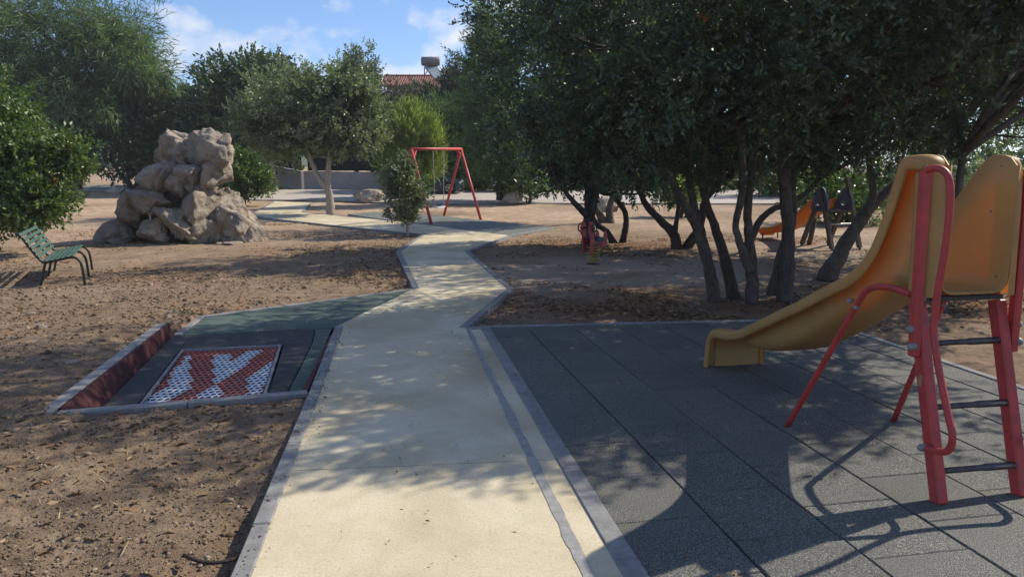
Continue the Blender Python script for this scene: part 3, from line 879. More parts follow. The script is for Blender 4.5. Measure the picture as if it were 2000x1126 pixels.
# ladder posts, upper posts, handrails
for w, sg, ex in ((-0.012, -1, 0.0), (0.472, 1, 0.008)):
    P = [sl(-0.010, w, 0.0), sl(0.115, w, 0.45), sl(0.205, w, 0.78), sl(0.262, w, 0.99)]
    for nm, (a, b), wd in (("post", (P[0], P[3]), 0.030), ("upper_post", (sl(0.195, w + sg * (0.050 + ex), 0.72), sl(0.222, w + sg * (0.056 + ex), 1.672)), 0.022)):
        d = (b - a); L = np.linalg.norm(d); d /= L
        sd = SPp; fr = np.cross(d, sd)
        box(nm, (a + b) / 2, sd * wd, fr * (wd * 1.15), d * (L / 2), M["red_paint"], slide, 0.007)
    rp = [(0.215, 1.672), (0.165, 1.684), (0.110, 1.678), (0.065, 1.645), (0.042, 1.58), (0.036, 1.50), (0.036, 1.40), (0.042, 1.28), (0.058, 1.12), (0.066, 0.98), (0.062, 0.88), (0.025, 0.75), (-0.022, 0.63), (-0.080, 0.49), (-0.115, 0.41), (-0.112, 0.345), (-0.075, 0.305), (0.01, 0.285), (0.05, 0.28)]
    rail = smooth_line(np.array([sl(s, w + sg * (0.062 + ex), z) for s, z in rp]), 4)
    tube("handrail", rail, 0.0175, M["red_paint"], slide, 12)
    for s, z in ((0.200, 0.865), (0.182, 0.775), (0.05, 0.280)):
        a = sl(s, w + sg * (0.06 + ex), z)
        tube("bolt_cap", [a, a + SPp * sg * 0.022, a + SPp * sg * 0.034, a + SPp * sg * 0.038], [0.021, 0.021, 0.015, 0.004], M["bolt"], slide, 12)
for s, z in ((0.30, 1.70), (0.335, 1.46), (0.26, 1.12), (0.62, 1.16)):
    a = sl(s, W1s - 0.006, z)
    tube("rivet", [a, a - SPp * 0.004, a - SPp * 0.006], [0.006, 0.006, 0.002], M["bolt"], slide, 8)
st = sl(0.155, -0.012 - 0.032, 0.60)
box("sticker", st, SD * 0.014, SPp * 0.0015, UP * 0.03, M["sticker"], slide)
for s, z in ((0.018, 0.160), (0.105, 0.470), (0.195, 0.785)):
    a, b = sl(s, 0.02, z), sl(s, 0.44, z)
    tube("rung", [a, a + (b - a) * 0.55, a + (b - a) * 0.58, b], [0.0155, 0.0155, 0.019, 0.019], M["dark_steel"], slide, 12)
box("platform_bearer", sl(0.215, 0.23, 1.018), SPp * 0.215, SD * 0.02, UP * 0.012, M["black_paint"], slide, 0.003)
# bent support legs
lb = [np.array([1.827, 4.516, 0.0]), np.array([2.593, 4.626, 0.0])]
for k, (base, w, sg) in enumerate(((lb[0], -0.055, -1), (lb[1], 0.515, 1))):
    pts = np.array([base, base * 0.62 + sl(0.62, w, 0.95) * 0.38, sl(0.66, w, 0.93), sl(0.60, w, 1.0), sl(0.52, w, 1.035), sl(0.40, w + sg * -0.01, 1.045), sl(0.28, w + sg * -0.02, 1.03)])
    pts[1] = base + (pts[2] - base) * 0.5
    tube("support_leg", smooth_line(pts, 5), 0.0185, M["red_paint"], slide, 12)
    for ds in (-0.028, 0.03):
        a = sl(0.70 + ds, w - sg * 0.01, 0.905 + ds * 0.5)
        tube("bolt_cap", [a, a + SPp * sg * 0.03, a + SPp * sg * 0.036], [0.014, 0.014, 0.006], M["bolt"], slide, 10)

# ================================================================== SECOND SLIDE (far right)
c0 = (G(1568, 478) + G(1612, 475)) / 2; c1 = (G(1637, 489) + G(1672, 484)) / 2
D2 = c0 - c1; D2[2] = 0; D2 /= np.linalg.norm(D2); P2 = np.array([D2[1], -D2[0], 0]); B2 = (c0 + c1) / 2; B2[2] = float(terr(B2[1])) - 0.03
s2 = thing("wooden_slide", "small wooden frame slide with blue sides and orange chute behind the tree trunks", "slide", B2)
def q2(s, w, z): return B2 + D2 * s + P2 * w + UP * z
for w in (-0.36, 0.36):
    tp = 1.62 if w > 0 else 1.36
    for nm, a, b in (("leg", q2(0.55, w, 0.05), q2(0.10, w, 0.98)), ("leg", q2(-0.53, w, 0.05), q2(0.02, w * 0.92, tp))):
        d = b - a; L = np.linalg.norm(d); d /= L
        fr = np.cross(d, P2); fr /= np.linalg.norm(fr)
        box(nm, (a + b) / 2, P2 * 0.045, fr * 0.045, d * (L / 2), M["wood"], s2, 0.008)
    ft = ("foot",)
    for s in (0.56, -0.54):
        tube("foot", [q2(s, w, 0.0), q2(s, w, 0.07)], 0.028, M["dark_steel"], s2, 8)
    # blue side panel with an oval hole
    out = [(-0.24, 0.86), (0.30, 0.86), (0.31, 1.02), (0.20, 1.22), (0.10, 1.36), (0.0, 1.40), (-0.10, 1.36), (-0.18, 1.22), (-0.24, 1.05)]
    out = [(a, b) for a, b in smooth_line(np.array(out + [out[0]]), 2)[:-1]]
    nO = len(out); cx, cz = 0.04, 1.03
    hole = []
    for a, b in out:
        an = math.atan2(b - cz, a - cx); hole.append((cx + 0.10 * math.cos(an), cz + 0.055 * math.sin(an)))
    V = []
    for t in (-0.018, 0.018):
        V += [q2(a, w * 0.90 + t, b) for a, b in out] + [q2(a, w * 0.90 + t, b) for a, b in hole]
    Fc = []
    for i in range(nO):
        j = (i + 1) % nO
        Fc += [(i, j, nO + j, nO + i), (2 * nO + i, 3 * nO + i, 3 * nO + j, 2 * nO + j), (i, 2 * nO + i, 2 * nO + j, j), (nO + i, nO + j, 3 * nO + j, 3 * nO + i)]
    mk("side_panel", V, Fc, M["blue"], s2)
box("platform", q2(0.03, 0, 0.86), D2 * 0.26, P2 * 0.31, UP * 0.022, M["wood"], s2, 0.005)
for s, z in ((-0.38, 0.30), (-0.25, 0.57)):
    tube("rung", [q2(s, -0.33, z), q2(s, 0.33, z)], 0.02, M["steel"], s2, 10)
tube("top_bar", [q2(0.0, 0.34, 1.58), q2(0.12, 0.34, 1.60)], 0.02, M["steel"], s2, 8)
for w in (-0.22, 0.22):
    tube("run_out_leg", [q2(2.42, w, 0.0), q2(2.42, w, 0.16)], 0.02, M["dark_steel"], s2, 8)
tube("chute_prop", [q2(0.78, 0, 0.0), q2(0.62, 0, 0.62)], 0.06, M["wood"], s2, 8)
rows = []
for s, z, h in ((0.28, 0.89, 0.26), (0.45, 0.86, 0.24), (0.62, 0.77, 0.19), (0.9, 0.62, 0.18), (1.2, 0.47, 0.17), (1.5, 0.34, 0.16), (1.8, 0.24, 0.15), (2.1, 0.195, 0.14), (2.35, 0.185, 0.13), (2.5, 0.16, 0.12), (2.56, 0.09, 0.10)):
    rows.append([q2(s, w, z + zz_) for w, zz_ in ((-0.29, h - 0.07), (-0.29, h), (-0.25, h), (-0.235, 0.06), (-0.18, 0.0), (0.18, 0.0), (0.235, 0.06), (0.25, h), (0.29, h), (0.29, h - 0.07))])
V = [p for r_ in rows for p in r_]
Fc = [(i * 10 + k, i * 10 + k + 1, (i + 1) * 10 + k + 1, (i + 1) * 10 + k) for i in range(len(rows) - 1) for k in range(9)]
o = mk("chute", V, Fc, M["orange"], s2, True); solid(o, 0.012)

# ================================================================== SWING
LA, LB_ = G(772, 432), G(843, 438); RA, RB = G(867, 420), G(939, 428)
LT = (LA + LB_) / 2; RT = (RA + RB) / 2
LT[2] = AT(820, 291, LT[1])[2]; RT[2] = AT(882, 291, RT[1])[2]
sbase = (LA + LB_ + RA + RB) / 4
sw_ = thing("swing", "red steel swing frame with one seat on grey rubber floor", "swing", sbase)
bd = (RT - LT) / np.linalg.norm(RT - LT)
tube("top_bar", [LT - bd * 0.02, LT + (RT - LT) * 0.5, RT + bd * 0.02], 0.05, M["red_swing"], sw_, 12)
for a, t in ((LA, LT), (LB_, LT), (RA, RT), (RB, RT)):
    a = a.copy(); a[2] = float(terr(a[1])) - 0.02
    tube("leg", [a, a * 0.5 + t * 0.5, t], [0.048, 0.046, 0.046], M["red_swing"], sw_, 10)
for a, b, t in ((LA, LB_, LT), (RA, RB, RT)):
    p = t + (a - t) * 0.14; q = t + (b - t) * 0.14
    for e in (p, q):
        i_ = t + (RT - LT) * (0.09 if t is LT else -0.09)
        tube("brace", [e, i_ - UP * 0.02], 0.022, M["red_swing"], sw_, 8)
seat_c = LT + (RT - LT) * 0.52
hw = 0.26
sz = AT(857, 403, seat_c[1])[2]
side = np.array([bd[0], bd[1], 0]); side /= np.linalg.norm(side)
for sg in (-1, 1):
    top = seat_c + side * sg * hw * 1.25; top[2] = LT[2] + (RT[2] - LT[2]) * 0.52 - 0.05
    bot = seat_c + side * sg * hw; bot[2] = sz
    parts = []
    n = 34
    for k in range(n):          # chain: alternate link orientations
        p = top + (bot - top) * (k + 0.5) / n; h = np.linalg.norm(top - bot) / n * 0.62
        ax = side if k % 2 else np.cross(side, UP)
        parts.append(tube_vf([p - UP * h - ax * 0.0, p - UP * h * 0.5 + ax * 0.014, p + UP * h * 0.5 + ax * 0.014, p + UP * h, p + UP * h * 0.5 - ax * 0.014, p - UP * h * 0.5 - ax * 0.014, p - UP * h], 0.006, 4))
    V, Fc = join_vf(parts)
    mk("chain", V, Fc, M["steel"], sw_)
cr_ = np.cross(side, UP)
sr = [(-1, 0.0), (-0.6, -0.030), (0, -0.042), (0.6, -0.030), (1, 0.0)]
V = [seat_c * [1, 1, 0] + UP * (sz + z + zo) + side * hw * x + cr_ * y for zo in (-0.018, 0.018) for x, z in sr for y in (-0.085, 0.085)]
Fc = []
for i in range(4):
    a = 2 * i; b = 10 + 2 * i
    Fc += [(a, a + 1, a + 3, a + 2), (b, b + 2, b + 3, b + 1), (a, a + 2, b + 2, b), (a + 1, b + 1, b + 3, a + 3)]
Fc += [(0, 10, 11, 1), (8, 9, 19, 18)]
mk("seat", V, Fc, M["bed_white"], sw_)

# ================================================================== SPRING RIDER
sp0 = G(1158, 515, -0.03)
rider = thing("spring_rider", "red spring rocker with dark blue seat on a yellow coil spring", "spring rider", sp0)
AX = np.array([0.66, 0.75, 0.0]); AX /= np.linalg.norm(AX); AY = np.array([-AX[1], AX[0], 0])
def rp_(a, b, z): return sp0 + AX * a + AY * b + UP * z
n = 150; turns = 6.5
hel = [rp_(0.105 * math.cos(2 * math.pi * turns * i / n), 0.105 * math.sin(2 * math.pi * turns * i / n), 0.015 + 0.36 * i / n) for i in range(n + 1)]
tube("coil_spring", hel, 0.015, M["yellow_steel"], rider, 8)
tube("base_plate", [rp_(0, 0, -0.02), rp_(0, 0, 0.012)], 0.14, M["dark_steel"], rider, 16)
box("mount_plate", rp_(0, 0, 0.385), AX * 0.15, AY * 0.11, UP * 0.012, M["dark_steel"], rider, 0.003)
head = [(-0.24, 0.20), (-0.14, 0.23), (-0.10, 0.36), (0.10, 0.36), (0.14, 0.44), (0.02, 0.46), (-0.10, 0.47), (-0.12, 0.62), (-0.13, 0.76), (-0.18, 0.82), (-0.25, 0.82), (-0.29, 0.72), (-0.30, 0.60), (-0.25, 0.56), (-0.22, 0.45)]
tail = [(0.10, 0.34), (0.22, 0.29), (0.30, 0.34), (0.335, 0.46), (0.31, 0.58), (0.27, 0.63), (0.23, 0.60), (0.20, 0.50), (0.12, 0.45)]
def panel_vf(out, y0, y1):
    m = len(out)
    V = [rp_(a, y0, z) for a, z in out] + [rp_(a, y1, z) for a, z in out]
    return V, [tuple(range(m)), tuple(range(2 * m - 1, m - 1, -1))] + [(i, m + i, m + (i + 1) % m, (i + 1) % m) for i in range(m)]
for y in (-0.10, 0.08):
    V, Fc = panel_vf(head, y, y + 0.02); bevel(mk("side_panel", V, Fc, M["redpanel"], rider), 0.004)
    V, Fc = panel_vf(tail, y, y + 0.02); bevel(mk("tail_panel", V, Fc, M["redpanel"], rider), 0.004)
V, Fc = panel_vf([(-0.06, 0.45), (0.16, 0.42), (0.22, 0.46), (0.17, 0.50), (0.02, 0.53), (-0.07, 0.53)], -0.14, 0.14)
bevel(mk("seat", V, Fc, M["bluepanel"], rider), 0.012)
ring = [rp_(-0.20 + 0.075 * math.cos(t), 0.16, 0.70 + 0.075 * math.sin(t)) for t in np.linspace(0, 2 * math.pi, 20)]
tube("grip_ring", ring, 0.014, M["black_paint"], rider, 8)
ring = [rp_(-0.20 + 0.075 * math.cos(t), -0.16, 0.70 + 0.075 * math.sin(t)) for t in np.linspace(0, 2 * math.pi, 20)]
tube("grip_ring", ring, 0.014, M["black_paint"], rider, 8)
tube("grip_bar", [rp_(-0.20, -0.17, 0.70), rp_(-0.20, 0.17, 0.70)], 0.014, M["black_paint"], rider, 8)

# ================================================================== BENCH
bf0 = np.array([-6.77, 11.13, 0.0]); bdir = np.array([-0.455, 0.890, 0.0]); bdir /= np.linalg.norm(bdir)
bfr = np.array([0.965, 0.262, 0.0]); bfr = bfr / np.linalg.norm(bfr)
BZ = float(soil_z(np.array(-7.2), np.array(12.0)))
bench = thing("park_bench", "slatted green park bench on black tube legs on the bare ground", "bench", (-7.4, 12.1, BZ))
def bq(l, f, z): return bf0 + bdir * l + bfr * f + UP * (BZ + z)
prof = [(0.0, 0.0), (-0.012, 0.20), (-0.03, 0.33), (-0.075, 0.40), (-0.15, 0.425), (-0.35, 0.385), (-0.50, 0.355), (-0.555, 0.365), (-0.60, 0.41), (-0.70, 0.56), (-0.79, 0.72), (-0.86, 0.80), (-0.885, 0.805)]
for l in (0.0, 0.92, 1.84):
    tube("frame", smooth_line(np.array([bq(l, f, z - (0.02 if i == 0 else 0)) for i, (f, z) in enumerate(prof)]), 4), 0.020, M["black_paint"], bench, 10)
    tube("rear_leg", smooth_line(np.array([bq(l, -0.62, -0.02), bq(l, -0.57, 0.18), bq(l, -0.52, 0.355)]), 3), 0.020, M["black_paint"], bench, 8)
sl_pos = [((-0.145, 0.450), (1, -0.02)), ((-0.222, 0.437), (1, 0.19)), ((-0.298, 0.420), (1, 0.2)), ((-0.374, 0.405), (1, 0.2)), ((-0.450, 0.390), (1, 0.2)), ((-0.528, 0.380), (1, 0.1)),
          ((-0.600, 0.455), (-0.55, 0.83)), ((-0.640, 0.522), (-0.52, 0.85)), ((-0.682, 0.590), (-0.50, 0.86)), ((-0.722, 0.658), (-0.48, 0.87)), ((-0.764, 0.728), (-0.50, 0.86)), ((-0.820, 0.795), (-0.62, 0.78))]
for (f, z), (tf, tz_) in sl_pos:
    t = np.array([tf, tz_]); t /= np.linalg.norm(t)
    a = bfr * t[0] + UP * t[1]; nrm = np.cross(bdir, a)
    box("slat", bq(0.92, f, z), bdir * 0.985, a * 0.026, nrm * 0.011, M["bench_green"], bench, 0.005)

# ================================================================== ROCKS
def rock_mesh(name, c, rad, rot, seed, parent=None, sub=4, cuts=9, rough=0.16, mat=None, taper=0.0):
    bm = bmesh.new(); bmesh.ops.create_icosphere(bm, subdivisions=sub, radius=1.0)
    P = np.array([v.co[:] for v in bm.verts]); Fc = [[v.index for v in f.verts] for f in bm.faces]; bm.free()
    rg = np.random.default_rng(seed)
    P = np.sign(P) * np.abs(P) ** 0.85
    for _ in range(cuts):
        n_ = rg.normal(size=3); n_ /= np.linalg.norm(n_); c_ = rg.uniform(0.52, 0.90)
        dd = P @ n_ - c_
        P = P - np.where(dd > 0, dd * 0.96, 0)[:, None] * n_
    q = P * np.asarray(rad) * 1.9 + seed * 3.7                     # relief in metres, the same on every boulder
    f1 = fbm(q[:, 0], q[:, 1], q[:, 2], seed, 3)
    f2 = fbm(q[:, 0] * 3.1, q[:, 1] * 3.1, q[:, 2] * 3.1, seed + 5, 4)
    fis = np.clip(1 - np.abs(fbm(q[:, 0] * 0.8 + 9, q[:, 1] * 0.8, q[:, 2] * 0.5, seed + 9, 3)) * 7, 0, 1)
    k = 1 + rough * 0.85 * f1 + rough * 0.55 * f2 - rough * 1.3 * fis
    P = P * k[:, None] * np.asarray(rad)
    if taper:
        P[:, :2] *= (1 - taper * P[:, 2:3] / rad[2])
    R = np.array(Matrix.Rotation(rot[2], 3, "Z") @ Matrix.Rotation(rot[1], 3, "Y") @ Matrix.Rotation(rot[0], 3, "X"))
    P = P @ R.T + np.asarray(c)
    return mk_np(name, P, np.array(Fc), mat or M["rock"], parent, False)
rb = AT(350, 468, 18.6); rb[2] = float(terr(18.6)) - 0.05
rock = thing("rock_formation", "tall pile of weathered granite boulders on the bare earth left of the path", "rock", rb)
KP = 18.6 / F
# (u, v, half width px, half height px, half depth m, distance, roll about the view axis in degrees, taper)
BL = [(364, 300, 64, 44, 0.85, 18.9, -10, 0.10), (408, 303, 40, 47, 0.60, 18.6, -28, 0.0), (438, 275, 17, 15, 0.30, 18.5, 18, 0), (418, 338, 27, 38, 0.55, 18.45, 4, 0), (374, 337, 34, 20, 0.45, 18.15, -4, 0),
      (322, 352, 42, 34, 0.60, 18.4, 22, 0), (336, 331, 18, 19, 0.32, 18.2, 0, 0), (297, 392, 38, 27, 0.50, 17.95, 44, 0.1), (352, 366, 22, 24, 0.40, 18.1, -25, 0), (268, 416, 27, 46, 0.55, 18.5, 4, 0.15), (386, 368, 20, 36, 0.50, 18.35, -38, 0),
      (386, 408, 26, 31, 0.45, 18.0, 6, 0), (351, 436, 40, 25, 0.45, 17.85, 36, 0), (440, 422, 58, 62, 0.95, 18.9, 10, 0.42), (458, 424, 64, 34, 0.80, 18.65, 40, 0.0), (492, 456, 32, 17, 0.55, 18.5, 18, 0.2), (405, 446, 28, 34, 0.5, 18.2, 0, 0.2),
      (306, 452, 34, 28, 0.50, 17.9, 8, 0.1), (238, 457, 36, 24, 0.6, 18.3, -10, 0.3), (335, 420, 52, 46, 0.5, 18.9, 0, 0), (372, 385, 50, 52, 0.5, 19.0, 0, 0)]
for i, (u, v, hw_, hh, hd, Y, ro, tp_) in enumerate(BL):
    c = AT(u, v, Y)
    rock_mesh("boulder", c, (hw_ * KP * 1.16, hd * 1.1, hh * KP * 1.16), (0, math.radians(ro), 0), 100 + i, rock, 5 if hw_ > 30 else 4, 13, 0.17, None, tp_)
SMALL = [(347, 466, 16, 8, "dark angular stone at the foot of the boulder pile"), (372, 470, 15, 6, "low flat pale stone in front of the boulder pile"), (428, 474, 10, 5, "small grey stone right of the boulder pile's foot"), (455, 473, 22, 4, "low broken stone slab beside the right foot of the boulder pile"),
         (84, 656, 12, 9, "tan fist-sized stone on the bare earth left of the low red wall"), (330, 636, 9, 6, "grey stone by the corner of the green rubber floor"), (345, 622, 8, 6, "pale grey stone above the low wall's far end"), (143, 722, 15, 8, "rounded grey stone in the shade left of the low wall"),
         (60, 612, 10, 6, "small ochre stone far left on the earth below the bench"), (262, 813, 6, 4, "white chip of stone in front of the low wall")]
for i, (u, v, hw_, hh, lab) in enumerate(SMALL):
    b = G(u, v, -0.03); kp = b[1] / F
    b[2] = float(soil_z(np.array(b[0]), np.array(b[1]))) + hh * kp * 0.3
    o = rock_mesh("stone", b, (hw_ * kp, hw_ * kp * 0.8, hh * kp), (0, 0, i), 300 + i, None, 3, 8, 0.12)
    tag(o, lab, "stone", "loose stones on the earth")
for (u, v, hw_, hh, hd, sd, lab) in ((718, 384, 34, 16, 0.8, 401, "pale slanted boulder by the road left of the sapling"), (1003, 390, 24, 14, 0.6, 402, "rounded boulder under the dark conifer by the road"),
                                     (1190, 400, 26, 18, 0.5, 403, "grey boulder between the crooked trunks near the road"), (228, 372, 22, 9, 0.6, 404, "flat stacked stones by the lane at far left")):
    b = G(u, v + hh * 0.55); kp = b[1] / F
    o = rock_mesh("boulder", b + UP * hh * kp * 0.45, (hw_ * kp, hd, hh * kp * 1.1), (0, math.radians(-8), 0), sd, None, 4, 12, 0.10)
    tag(o, lab, "boulder")

# ================================================================== WALLS, HOUSE, CARS
wc, wr, wlft = G(595, 368.5), G(748, 367.5), G(528, 361)
def wall(name, label, a, b, za, zb, th, mat):
    d = (b - a); d[2] = 0; L = np.linalg.norm(d); d /= L; nn = np.array([-d[1], d[0], 0]) * th
    V = []
    for p, zt in ((a, za), (b, zb)):
        g0 = float(terr(p[1])) - 0.3
        for q in (p - nn, p + nn):
            V += [(q[0], q[1], g0), (q[0], q[1], zt)]
    Fc = [(0, 1, 3, 2), (4, 6, 7, 5), (0, 4, 5, 1), (2, 3, 7, 6), (1, 5, 7, 3), (0, 2, 6, 4)]
    o = mk(name, V, Fc, mat); bevel(o, 0.01); tag(o, label, "wall"); return o
zt = AT(600, 334, wc[1])[2]
b2 = AT(1005, 366, wc[1] + 1.5)
wall("garden_wall", "grey concrete garden wall facing the road behind the forked tree", wc.copy(), b2.copy(), zt, AT(960, 340, b2[1])[2], 0.12, M["wallc"])
wall("side_wall", "shaded concrete wall sloping up behind the pale trunk", wc.copy() + [-0.13, 0.14, 0], np.array([-20.0, 55.0, 0]), zt - 0.01, zt + 0.75, 0.12, M["wallc"])
# dark screened fence on the walls: posts and mesh panels
fe = thing("screen_fence", "dark screened fence standing on the grey garden wall", "fence", (wc[0], wc[1], zt))
n = 7
for i in range(n):
    a = wc + (b2 - wc) * (0.02 + i / n * 0.96); b = wc + (b2 - wc) * (0.02 + (i + 1) / n * 0.96)
    a[2] = b[2] = 0
    box("mesh_panel", (a + b) / 2 + UP * (zt + 0.80), (b - a) * 0.49, np.array([0, 0.012, 0]), UP * 0.78, M["fence"], fe)
    tube("post", [a + UP * (zt - 0.02), a + UP * (zt + 1.65)], 0.03, M["dark_steel"], fe, 8)
a0, b0 = wc + [-0.13, 0.14, 0], np.array([-20.0, 55.0, 0])
for i in range(3):
    a = a0 + (b0 - a0) * (i / 3 + 0.01); b = a0 + (b0 - a0) * ((i + 1) / 3); a[2] = zt + 0.75 * i / 3 + 0.8; b[2] = zt + 0.75 * (i + 1) / 3 + 0.8
    box("mesh_panel", (a + b) / 2, (b - a) * 0.49, np.array([0.012, 0.012, 0]), UP * 0.78, M["fence"], fe)

HY = 68.0
def hp(u, v, dy=0): return AT(u, v, HY + dy)
hl, hr = hp(741, 150)[0], hp(905, 150)[0]
hg = float(terr(HY))
house = thing("house", "white two storey house with red clay tile roof behind the trees", "house", ((hl + hr) / 2, HY + 4, hg))
zr = hp(741, 149, 3.0)[2]; ze = hp(770, 166)[2]
box("wall", np.array([(hl + hr) / 2 + 0.3, HY + 3.0, (hg + ze) / 2 - 0.1]), np.array([(hr - hl) / 2 - 0.3, 0, 0]), np.array([0, 2.7, 0]), np.array([0, 0, (ze - hg) / 2 + 0.1]), M["render"], house)
mk("gable", [(hl + 0.3, HY + 0.3, ze), (hl + 0.3, HY + 5.7, ze), (hl + 0.3, HY + 3.0, zr - 0.1), (hl + 0.5, HY + 0.3, ze), (hl + 0.5, HY + 5.7, ze), (hl + 0.5, HY + 3.0, zr - 0.1)],
   [(0, 2, 1), (3, 4, 5), (0, 3, 5, 2), (1, 2, 5, 4), (0, 1, 4, 3)], M["render"], house)
rf = None
for sg in (-1, 1):      # two roof slopes built from rows of half-round tiles
    a = np.array([hl, HY + 3.0 + sg * 3.3, ze - 0.12]); b = np.array([hl, HY + 3.0, zr])
    V = []; Fc = []
    nT = 34; nR = 9
    W = hr - hl
    for i in range(nT * 6 + 1):
        x = W * i / (nT * 6); ph = math.sin(2 * math.pi * i / 6)
        for j in range(nR + 1):
            for lip in (0, 1):
                t = min(max((j + (0.0 if lip == 0 else 0.0)) / nR, 0), 1)
                p = a + (b - a) * t + np.array([x, 0, 0.055 * ph + (0.05 if lip == 0 else 0.0)])
                V.append(p)
    m = 2 * (nR + 1)
    for i in range(nT * 6):
        for k in range(m - 1):
            Fc.append((i * m + k, (i + 1) * m + k, (i + 1) * m + k + 1, i * m + k + 1))
    o = mk("roof", V, Fc, M["roof"], house); solid(o, 0.05, -1)
    if sg < 0: rf = o
tube("ridge_cap", [(hl - 0.05, HY + 3.0, zr + 0.03), (hr, HY + 3.0, zr + 0.03)], 0.13, M["roof"], house, 10)
for u in (800, 850):
    x = hp(u, 185)[0]; z = hp(u, 190)[2]
    o = box("window", np.array([x, HY + 0.28, z]), np.array([0.55, 0, 0]), np.array([0, 0.04, 0]), np.array([0, 0, 0.6]), M["render"], house)
    box("pane", np.array([x, HY + 0.232, z]), np.array([0.46, 0, 0]), np.array([0, 0.004, 0]), np.array([0, 0, 0.5]), M["glass"], o)
t0 = hp(823, 120, -0.5); t1 = hp(859, 120, -0.5)
heater = thing("solar_water_heater", "grey solar water tank with tilted panel on the house roof", "solar heater", ((t0[0] + t1[0]) / 2, HY + 1.5, t0[2] - 2.0))
rad = 8.2 * HY / F
tube("tank", [t0 + [0.0, 0, 0], t0 + [0.06, 0, 0], t1 - [0.06, 0, 0], t1], [rad * 0.8, rad, rad, rad * 0.8], M["tank"], heater, 24)
pz = [hp(831, 131, -0.9), hp(853, 130, -0.9), hp(872, 153, -3.2), hp(849, 153, -3.2)]
Vp = [np.array(p) for p in pz] + [np.array(p) - [0, 0, 0.09] for p in pz]
mk("collector_panel", Vp, [(0, 3, 2, 1), (4, 5, 6, 7), (0, 1, 5, 4), (1, 2, 6, 5), (2, 3, 7, 6), (3, 0, 4, 7)], M["panel"], heater)
for p, q in ((hp(829, 131, -0.7), hp(848, 154, -3.2)), (hp(829, 131, -0.7), hp(829, 146, -0.4)), (hp(829, 146, -0.4), hp(834, 140, -1.4)), (hp(829, 130, -0.6), hp(854, 129.5, -0.6)), (hp(854, 130, -0.6), hp(860, 160, 0.2)), (hp(829, 146, -0.4), hp(828, 160, 0.3)), (hp(841, 110, -0.5), hp(841, 113, -0.5))):
    tube("stand_bar", [p, q], 0.045, M["dark_steel"], heater, 6)

